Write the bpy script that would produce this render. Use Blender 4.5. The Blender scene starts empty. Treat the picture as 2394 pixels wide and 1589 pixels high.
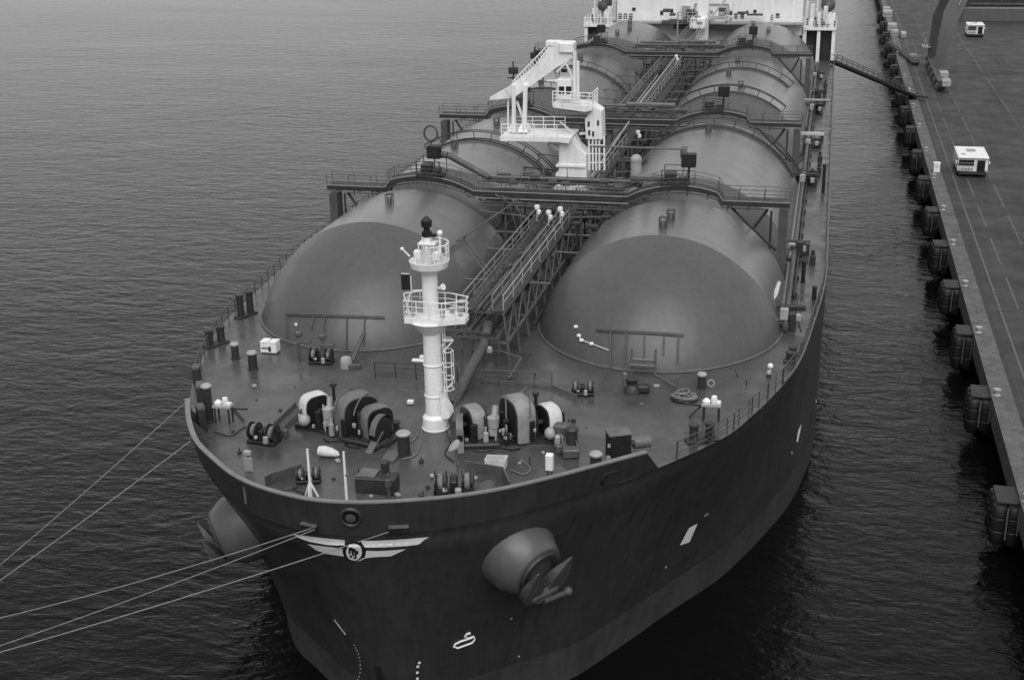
WAVE = 1.0
import bpy, bmesh, math, random
import numpy as np
from mathutils import Vector, Matrix
from mathutils.bvhtree import BVHTree
from math import sin, cos, pi, radians, sqrt, hypot
SC = bpy.context.scene
COL = SC.collection
RND = random.Random(7)
V = Vector

# ------------------------------------------------------------------ camera
F_PX, PW, PH = 3034.8173, 2394.0, 1589.0            # focal length and frame in photograph pixels
CAM = V((21.54565, -88.6772, 31.54616))
YAW, PITCH, ROLL = -0.240235, -0.349472, -0.018161
FW = V((sin(YAW) * cos(PITCH), cos(YAW) * cos(PITCH), sin(PITCH)))
R0 = V((cos(YAW), -sin(YAW), 0)); U0 = R0.cross(FW)
RT = R0 * cos(ROLL) + U0 * sin(ROLL); UP = U0 * cos(ROLL) - R0 * sin(ROLL)
def ray(u, v): return FW + RT * ((u - PW / 2) / F_PX) - UP * ((v - PH / 2) / F_PX)
def at(u, v, z=0.0):
    d = ray(u, v); return CAM + d * ((z - CAM.z) / d.z)
def aty(u, v, y):
    d = ray(u, v); return CAM + d * ((y - CAM.y) / d.y)
def atx(u, v, x):
    d = ray(u, v); return CAM + d * ((x - CAM.x) / d.x)
def ppm(p): return F_PX / ((V(p) - CAM).dot(FW))

cam_d = bpy.data.cameras.new('camera'); cam = bpy.data.objects.new('camera', cam_d); COL.objects.link(cam)
m = Matrix((RT, UP, -FW)).transposed().to_4x4(); m.translation = CAM; cam.matrix_world = m
cam_d.sensor_fit = 'HORIZONTAL'; cam_d.sensor_width = 36; cam_d.lens = 36 * F_PX / PW
cam_d.clip_start = 0.5; cam_d.clip_end = 20000
SC.camera = cam

# ------------------------------------------------------------------ mesh builder
class MB:
    def __init__(s): s.v = []; s.f = []
    def add(s, vs, fs):
        n = len(s.v); s.v += [tuple(p) for p in vs]; s.f += [tuple(i + n for i in f) for f in fs]; return s
    def frame(s, c, rz=0, rx=0, ry=0):
        return Matrix.Translation(V(c)) @ Matrix.Rotation(rz, 4, 'Z') @ Matrix.Rotation(ry, 4, 'Y') @ Matrix.Rotation(rx, 4, 'X')
    def box(s, c, d, rz=0, rx=0, ry=0, bev=0.0, top=1.0):
        """box centred at c; chamfered when bev; top scales the upper face"""
        M = s.frame(c, rz, rx, ry); x, y, z = d[0] / 2, d[1] / 2, d[2] / 2
        if bev <= 0:
            vs = [M @ V((a * x * (top if k > 0 else 1), b * y * (top if k > 0 else 1), k * z)) for k in (-1, 1) for a, b in ((-1, -1), (1, -1), (1, 1), (-1, 1))]
            return s.add(vs, [(3, 2, 1, 0), (4, 5, 6, 7), (0, 1, 5, 4), (1, 2, 6, 5), (2, 3, 7, 6), (3, 0, 4, 7)])
        b = min(bev, x * .9, y * .9, z * .9); vs = []; idx = {}
        for i in (-1, 1):
            for j in (-1, 1):
                for k in (-1, 1):
                    for ax in range(3):
                        p = [i * (x - b), j * (y - b), k * (z - b)]; p[ax] += (i, j, k)[ax] * b
                        if k > 0: p[0] *= top; p[1] *= top
                        idx[(i, j, k, ax)] = len(vs); vs.append(M @ V(p))
        fs = []
        for ax in range(3):
            o = [a for a in range(3) if a != ax]
            for sg in (-1, 1):
                q = []
                for a, bb in ((-1, -1), (1, -1), (1, 1), (-1, 1)):
                    t = [0, 0, 0]; t[ax] = sg; t[o[0]] = a; t[o[1]] = bb; q.append(idx[(*t, ax)])
                if (sg > 0) == (ax == 1): q.reverse()
                fs.append(tuple(q))
        for ax in range(3):
            o = [a for a in range(3) if a != ax]
            for a in (-1, 1):
                for bb in (-1, 1):
                    t = [0, 0, 0]; t[o[0]] = a; t[o[1]] = bb; t1 = t[:]; t1[ax] = -1; t2 = t[:]; t2[ax] = 1
                    fs.append((idx[(*t1, o[0])], idx[(*t2, o[0])], idx[(*t2, o[1])], idx[(*t1, o[1])]))
        for i in (-1, 1):
            for j in (-1, 1):
                for k in (-1, 1): fs.append((idx[(i, j, k, 0)], idx[(i, j, k, 1)], idx[(i, j, k, 2)]))
        return s.add(vs, fs)
    def tube(s, p, q, r, n=6, r2=None, cap=True):
        p, q = V(p), V(q); d = q - p
        if d.length < 1e-6: return s
        a = d.normalized(); e = a.orthogonal().normalized(); f = a.cross(e); r2 = r if r2 is None else r2; vs = []
        for c, rr in ((p, r), (q, r2)):
            vs += [c + e * (rr * cos(2 * pi * i / n)) + f * (rr * sin(2 * pi * i / n)) for i in range(n)]
        fs = [(i, (i + 1) % n, n + (i + 1) % n, n + i) for i in range(n)]
        if cap: fs += [tuple(range(n - 1, -1, -1)), tuple(range(n, 2 * n))]
        return s.add(vs, fs)
    def path(s, pts, r, n=6, closed=False):
        pts = [V(p) for p in pts]; N = len(pts); vs = []; e = None
        for i, p in enumerate(pts):
            a = (pts[(i + 1) % N] if (closed or i < N - 1) else p) - (pts[i - 1] if (closed or i > 0) else p)
            if a.length < 1e-9: a = V((0, 0, 1))
            a.normalize()
            e = a.orthogonal().normalized() if e is None else (e - a * e.dot(a)).normalized()
            f = a.cross(e); vs += [p + e * (r * cos(2 * pi * k / n)) + f * (r * sin(2 * pi * k / n)) for k in range(n)]
        fs = []
        for i in range(N if closed else N - 1):
            j = (i + 1) % N
            fs += [(i * n + k, i * n + (k + 1) % n, j * n + (k + 1) % n, j * n + k) for k in range(n)]
        if not closed: fs += [tuple(range(n - 1, -1, -1)), tuple((N - 1) * n + k for k in range(n))]
        return s.add(vs, fs)
    def bar(s, p, q, w, h, up=(0, 0, 1)):
        """rectangular bar from p to q, w sideways, h along up"""
        p, q = V(p), V(q); a = (q - p).normalized(); u = V(up)
        if abs(a.dot(u)) > .98: u = V((0, 1, 0))
        e = a.cross(u).normalized(); f = e.cross(a)
        vs = [c + e * (i * w / 2) + f * (j * h / 2) for c in (p, q) for i, j in ((-1, -1), (1, -1), (1, 1), (-1, 1))]
        return s.add(vs, [(3, 2, 1, 0), (4, 5, 6, 7), (0, 1, 5, 4), (1, 2, 6, 5), (2, 3, 7, 6), (3, 0, 4, 7)])
    def lathe(s, prof, c=(0, 0, 0), axis=(0, 0, 1), n=20, a0=0, a1=2 * pi):
        """prof: (radius, along axis) pairs"""
        a = V(axis).normalized(); e = a.orthogonal().normalized()
        if abs(a.z) < .99: e = (V((0, 0, 1)) - a * a.z).normalized()
        f = a.cross(e); c = V(c); full = abs(a1 - a0 - 2 * pi) < 1e-6; m = n if full else n + 1
        vs = [c + a * h + e * (r * cos(a0 + (a1 - a0) * i / n)) + f * (r * sin(a0 + (a1 - a0) * i / n)) for r, h in prof for i in range(m)]
        fs = []
        for k in range(len(prof) - 1):
            for i in range(n):
                j = (i + 1) % m; fs.append((k * m + i, k * m + j, (k + 1) * m + j, (k + 1) * m + i))
        if full:
            if prof[0][0] > 1e-6: fs.append(tuple(range(m - 1, -1, -1)))
            if prof[-1][0] > 1e-6: fs.append(tuple((len(prof) - 1) * m + i for i in range(m)))
        return s.add(vs, fs)
    def cyl(s, c, r, h, n=16, r2=None, bev=0.0):
        r2 = r if r2 is None else r2
        if bev: return s.lathe([(r, 0), (r2, h - bev), (r2 - bev, h)], c, n=n)
        return s.lathe([(r, 0), (r2, h)], c, n=n)
    def ball(s, c, r, n=14, sx=1, sy=1, sz=1):
        k = max(6, n // 2); vs = []; fs = []
        for i in range(k + 1):
            t = pi * i / k
            vs += [V(c) + V((r * sx * sin(t) * cos(2 * pi * j / n), r * sy * sin(t) * sin(2 * pi * j / n), r * sz * cos(t))) for j in range(n)]
        for i in range(k):
            for j in range(n):
                fs.append((i * n + j, (i + 1) * n + j, (i + 1) * n + (j + 1) % n, i * n + (j + 1) % n))
        return s.add(vs, fs)
    def prism(s, outline, p0, ex, ey, depth):
        """2-D outline in the plane p0 + ex*a + ey*b, extruded by the vector depth"""
        ex, ey, p0, depth = V(ex), V(ey), V(p0), V(depth); n = len(outline)
        vs = [p0 + ex * a + ey * b for a, b in outline] + [p0 + ex * a + ey * b + depth for a, b in outline]
        return s.add(vs, [tuple(range(n - 1, -1, -1)), tuple(range(n, 2 * n))] + [(i, (i + 1) % n, n + (i + 1) % n, n + i) for i in range(n)])
    def grid(s, rows, closed=False):
        n = len(rows[0]); vs = [p for r in rows for p in r]; fs = []
        for i in range(len(rows) - 1):
            for j in range(n if closed else n - 1):
                k = (j + 1) % n; fs.append((i * n + j, i * n + k, (i + 1) * n + k, (i + 1) * n + j))
        return s.add(vs, fs)
    def rail(s, pts, h=1.0, step=1.5, r=0.03, bars=3, closed=False):
        """stanchions and horizontal bars along a polyline at deck level"""
        pts = [V(p) for p in pts]; L = pts + ([pts[0]] if closed else [])
        for b in range(bars):
            z = h * (b + 1) / bars
            s.path([p + V((0, 0, z)) for p in pts], r if b == bars - 1 else r * .7, 5, closed)
        acc = 0; nxt = 0; tot = sum((L[i + 1] - L[i]).length for i in range(len(L) - 1)); k = max(1, round(tot / step)); st = tot / k
        for i in range(len(L) - 1):
            d = L[i + 1] - L[i]; l = d.length
            while nxt <= acc + l + 1e-6:
                p = L[i] + d * ((nxt - acc) / l if l else 0); s.tube(p, p + V((0, 0, h)), r, 5); nxt += st
            acc += l
        return s
    def split(s, name, mat, parent=None, gap=.06, **kw):
        """one object for each group of touching pieces"""
        n = len(s.v); par = list(range(n))
        def find(a):
            while par[a] != a: par[a] = par[par[a]]; a = par[a]
            return a
        for f in s.f:
            for a in f[1:]: par[find(a)] = find(f[0])
        isl = {}
        for i in range(n): isl.setdefault(find(i), []).append(i)
        bx = [[ids, [min(s.v[i][k] for i in ids) - gap for k in range(3)], [max(s.v[i][k] for i in ids) + gap for k in range(3)]] for ids in isl.values() if len(ids) > 2]
        ch = True
        while ch:
            ch = False
            for a in range(len(bx)):
                for b in range(len(bx) - 1, a, -1):
                    if all(bx[a][1][k] <= bx[b][2][k] and bx[b][1][k] <= bx[a][2][k] for k in range(3)):
                        bx[a][0] = bx[a][0] + bx[b][0]; bx[a][1] = [min(p, q) for p, q in zip(bx[a][1], bx[b][1])]; bx[a][2] = [max(p, q) for p, q in zip(bx[a][2], bx[b][2])]; bx.pop(b); ch = True
        fo = {}
        for f in s.f: fo.setdefault(f[0], []).append(f)
        r = []
        for ids, lo, hi in bx:
            mp_ = {i: j for j, i in enumerate(ids)}; k = MB(); k.v = [s.v[i] for i in ids]; k.f = [tuple(mp_[i] for i in f) for i0_ in ids for f in fo.get(i0_, ())]; r.append(k.build(name, mat, parent, **kw))
        return r
    def build(s, name, mat, parent=None, loc=(0, 0, 0), label=None, sharp=35, world=True, recalc=True):
        me = bpy.data.meshes.new(name); me.from_pydata([tuple(p) for p in s.v], [], s.f); me.update()
        if recalc:
            bm = bmesh.new(); bm.from_mesh(me); bmesh.ops.recalc_face_normals(bm, faces=bm.faces); bm.to_mesh(me); bm.free()
        me.polygons.foreach_set('use_smooth', [True] * len(me.polygons)); me.set_sharp_from_angle(angle=radians(sharp))
        o = bpy.data.objects.new(name, me); COL.objects.link(o)
        if mat: me.materials.append(mat)
        if parent is not None:
            o.parent = parent
            if world: o.location = -wloc(parent)
            else: o.location = loc
        else: o.location = loc
        if label: o['label'] = label
        return o
def wloc(o):
    t = V((0, 0, 0))
    while o is not None: t += o.location; o = o.parent
    return t
def empty(name, loc=(0, 0, 0), parent=None, rz=0):
    o = bpy.data.objects.new(name, None); COL.objects.link(o); o.empty_display_size = .5
    if parent is not None: o.parent = parent; o.location = V(loc) - wloc(parent)
    else: o.location = loc
    o.rotation_euler.z = rz
    return o
def tag(o, label=None, cat=None, group=None, kind=None):
    if label: o['label'] = label
    if cat: o['category'] = cat
    if group: o['group'] = group
    if kind: o['kind'] = kind
    return o
def copy_tree(o, parent=None, move=None):
    c = o.copy(); COL.objects.link(c)
    if parent is not None: c.parent = parent
    for ch in [x for x in bpy.data.objects if x.parent == o]: copy_tree(ch, c)
    if move is not None: c.location = o.location + V(move)
    return c
def crom(pts, n, closed=False):
    """Catmull-Rom resample to n points by arc length"""
    P = np.array([list(p) for p in pts], float); out = []
    Q = np.vstack([2 * P[0] - P[1], P, 2 * P[-1] - P[-2]])
    for i in range(1, len(Q) - 2):
        for t in np.linspace(0, 1, 24, endpoint=False):
            a, b, c, d = Q[i - 1], Q[i], Q[i + 1], Q[i + 2]
            out.append(.5 * ((2 * b) + (c - a) * t + (2 * a - 5 * b + 4 * c - d) * t * t + (3 * b - a - 3 * c + d) * t ** 3))
    out.append(P[-1]); out = np.array(out); l = np.concatenate([[0], np.cumsum(np.linalg.norm(np.diff(out, axis=0), axis=1))])
    s = np.linspace(0, l[-1], n)
    return np.stack([np.interp(s, l, out[:, k]) for k in range(out.shape[1])], -1)

# ------------------------------------------------------------------ materials (the photograph is black and white: greys only)
def nd(t, kind, **kw):
    n = t.nodes.new(kind)
    for k, v in kw.items():
        if k in n.inputs: n.inputs[k].default_value = v
        else: setattr(n, k, v)
    return n
def ramp(t, fac, stops):
    r = nd(t, 'ShaderNodeValToRGB'); t.links.new(fac, r.inputs['Fac']); e = r.color_ramp.elements
    while len(e) < len(stops): e.new(.5)
    for el, (p, c) in zip(e, stops): el.position = p; el.color = (c, c, c, 1)
    return r.outputs['Color']
def mul(t, a, b, mode='MULTIPLY', fac=1.0):
    m_ = nd(t, 'ShaderNodeMix', data_type='RGBA', blend_type=mode); m_.inputs['Factor'].default_value = fac
    for s_, i in ((a, 6), (b, 7)):
        if isinstance(s_, (int, float)): m_.inputs[i].default_value = (s_, s_, s_, 1)
        else: t.links.new(s_, m_.inputs[i])
    return m_.outputs[2]
def paint(name, g, rough=.5, var=.12, scale=.6, streak=0.0, spec=.5, bump=0.0, seam=None, grime=0.0, metal=0.0, rvar=.12, coat=0.0):
    M = bpy.data.materials.new(name); M.use_nodes = True; t = M.node_tree; t.nodes.clear()
    out = nd(t, 'ShaderNodeOutputMaterial'); b = nd(t, 'ShaderNodeBsdfPrincipled'); t.links.new(b.outputs[0], out.inputs[0])
    b.inputs['Metallic'].default_value = metal; b.inputs['Specular IOR Level'].default_value = spec; b.inputs['Coat Weight'].default_value = coat; b.inputs['Coat Roughness'].default_value = .27
    co = nd(t, 'ShaderNodeNewGeometry'); P = co.outputs['Position']
    n1 = nd(t, 'ShaderNodeTexNoise', Scale=scale, Detail=6.0, Roughness=.62); t.links.new(P, n1.inputs['Vector'])
    c = mul(t, g, ramp(t, n1.outputs['Fac'], ((.25, 1 - var * 1.6), (.75, 1 + var))))
    if streak:
        mp = nd(t, 'ShaderNodeMapping'); mp.inputs['Scale'].default_value = (2.2, 2.2, .12); t.links.new(P, mp.inputs['Vector'])
        n2 = nd(t, 'ShaderNodeTexNoise', Scale=1.0, Detail=5.0, Roughness=.7); t.links.new(mp.outputs[0], n2.inputs['Vector'])
        c = mul(t, c, ramp(t, n2.outputs['Fac'], ((.35, 1 - streak), (.6, 1.0))))
    if grime:
        n3 = nd(t, 'ShaderNodeTexNoise', Scale=scale * 6, Detail=8.0, Roughness=.75); t.links.new(P, n3.inputs['Vector'])
        c = mul(t, c, ramp(t, n3.outputs['Fac'], ((.32, 1 - grime), (.55, 1.0))))
    if seam:
        ax, gap, wid, dk = seam
        sp = nd(t, 'ShaderNodeSeparateXYZ'); t.links.new(P, sp.inputs[0])
        for a, gp in zip(ax, gap):
            mm = nd(t, 'ShaderNodeMath', operation='PINGPONG'); t.links.new(sp.outputs['XYZ'.index(a)], mm.inputs[0]); mm.inputs[1].default_value = gp / 2
            lt = nd(t, 'ShaderNodeMath', operation='LESS_THAN'); t.links.new(mm.outputs[0], lt.inputs[0]); lt.inputs[1].default_value = wid
            c = mul(t, c, ramp(t, lt.outputs[0], ((0.0, 1.0), (1.0, dk))))
    t.links.new(c, b.inputs['Base Color'])
    n4 = nd(t, 'ShaderNodeTexNoise', Scale=scale * 2.3, Detail=4.0); t.links.new(P, n4.inputs['Vector'])
    t.links.new(ramp(t, n4.outputs['Fac'], ((.3, max(0.03, rough - rvar)), (.7, min(1, rough + rvar)))), b.inputs['Roughness'])
    if bump:
        n5 = nd(t, 'ShaderNodeTexNoise', Scale=scale * 3, Detail=5.0); t.links.new(P, n5.inputs['Vector'])
        bp = nd(t, 'ShaderNodeBump', Strength=bump, Distance=.05); t.links.new(n5.outputs['Fac'], bp.inputs['Height']); t.links.new(bp.outputs[0], b.inputs['Normal'])
    return M
# ------------------------------------------------------------------ palette
M_HULL = paint('hull_paint', .041, .42, .16, .15, streak=.26, seam=('YZ', (9.0, 2.6), .03, .74), spec=.45, bump=.35)
M_BOOT = paint('boot_top_paint', .058, .6, .16, .35, streak=.25, grime=.2, spec=.25)
M_CYL = paint('tank_cylinder_paint', .085, .45, .06, .25, streak=.10, spec=.3, coat=1.0, rvar=.08, grime=.07, seam=('Y', (2.62,), .05, .86))
M_HEAD = paint('tank_head_paint', .085, .5, .07, .22, streak=.12, spec=.3, coat=.45, rvar=.1, grime=.08)
M_DECK = paint('deck_paint', .076, .30, .20, .22, grime=.22, seam=('XY', (2.9, 7.3), .02, .8), rvar=.16, spec=.5)
M_TANK = paint('tank_cover_paint', .085, .45, .05, .25, streak=.07, spec=.3, coat=1.0, rvar=.08)
M_CAP = paint('rail_cap_paint', .19, .5, .12, .8, grime=.2)
M_RAIL = paint('galvanised_rail', .24, .5, .12, 1.5, grime=.15)
M_GREY = paint('grey_steel_paint', .085, .5, .18, .8, grime=.25)
M_DARK = paint('dark_machinery_paint', .035, .5, .25, 1.2, grime=.3)
M_BLACK = paint('black_rubber', .012, .55, .3, 1.5)
M_PIPE = paint('pipe_paint', .13, .45, .2, 1.0, grime=.25)
M_PALE = paint('pale_grey_paint', .36, .5, .15, 1.2, grime=.25)
M_WHITE = paint('white_ship_paint', .88, .42, .05, .8, streak=.14, spec=.5, grime=.10)
M_CANVAS = paint('pale_canvas', .60, .75, .18, 1.4, spec=.15, bump=.5)
M_CANVASM = paint('mid_grey_canvas', .26, .65, .2, 1.4, spec=.25, bump=.5)
M_CANVASG = paint('grey_canvas', .15, .6, .2, 1.4, spec=.25, bump=.5)
M_MARK = paint('white_hull_marking', .85, .5, .08, 1.0)
M_GLASS = paint('dark_window_glass', .012, .08, .2, 2.0, spec=.6)
M_ROPE = paint('mooring_rope_fibre', .27, .85, .2, 4.0, spec=.1)
M_ROPED = paint('weathered_rope_fibre', .22, .9, .35, 6.0, spec=.1, bump=.8)
M_ASPH = paint('quay_asphalt', .042, .62, .18, .12, grime=.25, spec=.35, bump=.25)
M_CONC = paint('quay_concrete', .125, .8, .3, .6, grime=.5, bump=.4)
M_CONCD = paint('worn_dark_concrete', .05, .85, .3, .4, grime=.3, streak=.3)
M_LINE = paint('road_line_paint', .12, .7, .25, 1.5, grime=.55)
M_BOLST = paint('bolster_paint', .085, .35, .08, .6, streak=.1)
M_ANCH = paint('anchor_steel', .075, .6, .3, 1.5, grime=.4)
M_CRANE = paint('harbour_crane_paint', .10, .5, .08, .5, streak=.12)

CLOUD = (2.85, 1.95, .8)
def worn_lengthwise(M, lo, hi, sx, sy, base=None):
    """tyre wear and stains drawn out along the quay"""
    t = M.node_tree; b = next(n for n in t.nodes if n.type == 'BSDF_PRINCIPLED'); l = b.inputs['Base Color'].links[0].from_socket
    g_ = nd(t, 'ShaderNodeNewGeometry'); mp = nd(t, 'ShaderNodeMapping'); mp.inputs['Scale'].default_value = (sx, sy, 1); t.links.new(g_.outputs['Position'], mp.inputs['Vector'])
    n_ = nd(t, 'ShaderNodeTexNoise', Scale=1.0, Detail=6.0, Roughness=.6); t.links.new(mp.outputs[0], n_.inputs['Vector'])
    t.links.new(mul(t, l, ramp(t, n_.outputs['Fac'], ((.35, lo), (.65, hi)))), b.inputs['Base Color'])
worn_lengthwise(M_ASPH, .78, 1.15, .55, .02); worn_lengthwise(M_ASPH, .88, 1.06, 2.5, .04); worn_lengthwise(M_DECK, .82, 1.12, .35, .18)
# ------------------------------------------------------------------ world and sun (overcast)
w = bpy.data.worlds.new('World'); SC.world = w; w.use_nodes = True; t = w.node_tree; t.nodes.clear()
sky = nd(t, 'ShaderNodeTexSky', sky_type='NISHITA'); sky.sun_disc = False
SUN_EL, SUN_AZ = radians(54), radians(165)
sky.sun_elevation = SUN_EL; sky.sun_rotation = SUN_AZ; sky.dust_density = 4.0; sky.air_density = 1.0; sky.ozone_density = 1.0
bw = nd(t, 'ShaderNodeRGBToBW'); t.links.new(sky.outputs[0], bw.inputs[0])
# a thin even cloud layer in front of the clear-sky model, a little brighter overhead
tc = nd(t, 'ShaderNodeTexCoord'); sz = nd(t, 'ShaderNodeSeparateXYZ'); t.links.new(tc.outputs['Generated'], sz.inputs[0])
mr = nd(t, 'ShaderNodeMapRange'); t.links.new(sz.outputs[2], mr.inputs[0]); mr.inputs[1].default_value = 0; mr.inputs[2].default_value = 1; mr.inputs[3].default_value = CLOUD[0]; mr.inputs[4].default_value = CLOUD[1]
cn = nd(t, 'ShaderNodeTexNoise', Scale=2.2, Detail=4.0); t.links.new(tc.outputs['Generated'], cn.inputs['Vector'])
cl = nd(t, 'ShaderNodeMath', operation='MULTIPLY'); t.links.new(mr.outputs[0], cl.inputs[0]); t.links.new(ramp(t, cn.outputs['Fac'], ((.3, .85), (.7, 1.15))), cl.inputs[1])
yr = nd(t, 'ShaderNodeMapRange'); t.links.new(sz.outputs[1], yr.inputs[0]); yr.inputs[1].default_value = -1; yr.inputs[2].default_value = 1; yr.inputs[3].default_value = .55; yr.inputs[4].default_value = 1.1
cl2 = nd(t, 'ShaderNodeMath', operation='MULTIPLY'); t.links.new(cl.outputs[0], cl2.inputs[0]); t.links.new(yr.outputs[0], cl2.inputs[1]); cl = cl2
mx = nd(t, 'ShaderNodeMix', data_type='FLOAT'); mx.inputs[0].default_value = CLOUD[2]; t.links.new(bw.outputs[0], mx.inputs[2]); t.links.new(cl.outputs[0], mx.inputs[3])
bg = nd(t, 'ShaderNodeBackground', Strength=0.10); t.links.new(mx.outputs[0], bg.inputs[0])
wo = nd(t, 'ShaderNodeOutputWorld'); t.links.new(bg.outputs[0], wo.inputs[0])
sl = bpy.data.lights.new('sun', 'SUN'); sl.energy = 0.75; sl.angle = radians(60); sun = bpy.data.objects.new('sun', sl); COL.objects.link(sun)
sd = V((sin(SUN_AZ) * cos(SUN_EL), cos(SUN_AZ) * cos(SUN_EL), sin(SUN_EL)))
sun.rotation_euler = sd.to_track_quat('Z', 'Y').to_euler(); sun.location = (0, 0, 200)
SC.view_settings.view_transform = 'Standard'; SC.view_settings.look = 'None'; SC.view_settings.exposure = 1.4; SC.view_settings.gamma = 1

# ------------------------------------------------------------------ water
ZW, ZQ = -14.3, -10.0
MW = bpy.data.materials.new('harbour_water'); MW.use_nodes = True; t = MW.node_tree; t.nodes.clear()
out = nd(t, 'ShaderNodeOutputMaterial'); b = nd(t, 'ShaderNodeBsdfPrincipled'); t.links.new(b.outputs[0], out.inputs[0])
b.inputs['Base Color'].default_value = (.004, .004, .004, 1); b.inputs['Roughness'].default_value = .07; b.inputs['IOR'].default_value = 1.33; b.inputs['Specular IOR Level'].default_value = .23
g = nd(t, 'ShaderNodeNewGeometry'); hsum = None
for sc_, st, wt, rot, det in ((.07, (.6, 1, 1), .20, .3, 2.0), (.38, (.5, 1.0, 1), .19, .10, 2.0), (.78, (.55, 1.0, 1), .15, -.18, 3.0), (1.7, (.6, 1.0, 1), .07, -.05, 4.0)):
    mp = nd(t, 'ShaderNodeMapping'); mp.inputs['Scale'].default_value = (sc_ * st[0], sc_ * st[1], 1); mp.inputs['Rotation'].default_value = (0, 0, rot)
    t.links.new(g.outputs['Position'], mp.inputs['Vector'])
    n = nd(t, 'ShaderNodeTexNoise', Scale=1.0, Detail=det, Roughness=.55, Distortion=.6); t.links.new(mp.outputs[0], n.inputs['Vector'])
    k = nd(t, 'ShaderNodeMath', operation='MULTIPLY'); k.inputs[1].default_value = wt * WAVE; t.links.new(n.outputs['Fac'], k.inputs[0])
    if hsum is None: hsum = k.outputs[0]
    else:
        a = nd(t, 'ShaderNodeMath', operation='ADD'); t.links.new(hsum, a.inputs[0]); t.links.new(k.outputs[0], a.inputs[1]); hsum = a.outputs[0]
gm = nd(t, 'ShaderNodeMapping'); gm.inputs['Scale'].default_value = (.008, .02, 1); gm.inputs['Rotation'].default_value = (0, 0, .5); t.links.new(g.outputs['Position'], gm.inputs['Vector'])
gn = nd(t, 'ShaderNodeTexNoise', Scale=1.0, Detail=3.0, Distortion=.8); t.links.new(gm.outputs[0], gn.inputs['Vector'])      # gust patches
gs = nd(t, 'ShaderNodeMapRange'); t.links.new(gn.outputs['Fac'], gs.inputs[0]); gs.inputs[1].default_value = .3; gs.inputs[2].default_value = .7; gs.inputs[3].default_value = .62; gs.inputs[4].default_value = 1.2
hk = nd(t, 'ShaderNodeMath', operation='MULTIPLY'); t.links.new(hsum, hk.inputs[0]); t.links.new(gs.outputs[0], hk.inputs[1]); hsum = hk.outputs[0]
bp = nd(t, 'ShaderNodeBump', Strength=1.0, Distance=1.0); t.links.new(hsum, bp.inputs['Height']); t.links.new(bp.outputs[0], b.inputs['Normal'])
wb = MB(); wb.add([(-4000, -1500, ZW), (4000, -1500, ZW), (4000, 6000, ZW), (-4000, 6000, ZW)], [(0, 1, 2, 3)])
tag(wb.build('water', MW, recalc=False), 'grey rippled harbour water round the ship', None, None, 'structure')

# ------------------------------------------------------------------ ship
SHIP = empty('gas_carrier', (0, 60, ZW))
tag(SHIP, 'large gas carrier with eight domed tank covers moored alongside the quay', 'ship')
# deck outline at z = 0, and where hull meets water, from the port side round the bow to starboard
BWPX = [(432, 935), (436, 985), (455, 1035), (500, 1080), (545, 1115), (605, 1142), (690, 1165), (760, 1175), (840, 1178), (930, 1175), (1050, 1165), (1170, 1147), (1300, 1117), (1410, 1088), (1514, 1060)]
BW = []
for i, (u, v) in enumerate(BWPX):
    s_ = i / (len(BWPX) - 1); BW.append(at(u, v, 1.4 + .6 * sin(pi * s_)))
SIDE = [(21.8, 3), (20.9, -5.9), (19.35, -12), (18.45, -14.8), (16.9, -18.7)]
inn = [V((p.x * .985, p.y + .35, 0)) for p in BW]
port = [(-22.56, 30, 0), (-22.5, 14, 0)] + [(-x, y, 0) for x, y in SIDE]
star = [(x, y, 0) for x, y in reversed(SIDE)] + [(22.5, 14, 0), (22.56, 30, 0)]
NH = 161
DK = crom(port + [tuple(p) for p in inn] + star, NH)
i0 = int(np.argmin(np.abs(DK[:, 0]) + (DK[:, 1] > 0) * 99))
WLR = [(0, -30.7), (1.3, -30.1), (3.1, -28.7), (6.2, -26.0), (8.77, -23.7), (11.2, -19.6), (13.7, -15), (17.0, -9), (20.4, .6), (21.75, 7.5), (22.35, 14), (22.56, 30)]
def half(n, sg): return crom([(sg * x, y, ZW) for x, y in WLR], n)
wl = np.vstack([half(i0 + 1, -1)[::-1], half(NH - i0, 1)[1:]])
# equal arc-length matching on each side of the stem
def resamp(a, n): return crom(a, n)
dk = np.vstack([resamp(DK[:i0 + 1], i0 + 1), resamp(DK[i0:], NH - i0)[1:]])
YS = 205.0
def hull_pt(j, z):
    t_ = min(1, max(0, -z / -ZW)); w_ = 1 - (1 - t_) ** 1.45
    p = dk[j] * (1 - w_) + wl[j] * w_; return V((p[0], p[1], z))
ZS = [0, -.55, -.62, -1.5, -2.6, -3.8, -5, -6.2, -7.4, -8.6, -9.8, -11, -11.7, -12.6, -13.4, ZW, -15.5, -17.5]
HULLROWS = []
for z in ZS:
    z_ = max(z, ZW); r = [hull_pt(j, z_) for j in range(NH)]
    off = .05 if z in (-.62,) else 0
    r = [V((p.x, p.y - (off if abs(p.x) < 20 else 0), z)) for p in r]
    r = [V((r[0].x, 120, z)), V((r[0].x, 60, z))] + r + [V((r[-1].x, 60, z)), V((r[-1].x, 120, z))]
    r = [V((-15, YS, z)), V((-21, 185, z))] + r + [V((21, 185, z)), V((15, YS, z))]
    HULLROWS.append(r)
hb = MB(); hb.grid(HULLROWS); hull = hb.build('hull', M_HULL, SHIP, sharp=50)
hull.data.materials.append(M_BOOT)
for p in hull.data.polygons:
    if p.center.z < -11.7: p.material_index = 1
HT = BVHTree.FromPolygons([tuple(p) for p in hb.v], hb.f)
def on_hull(u, v, off=.03):
    d = ray(u, v).normalized(); h, n, i, q = HT.ray_cast(CAM, d)
    if h is None: return None
    if n.dot(d) > 0: n = -n
    return h + n * off
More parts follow.
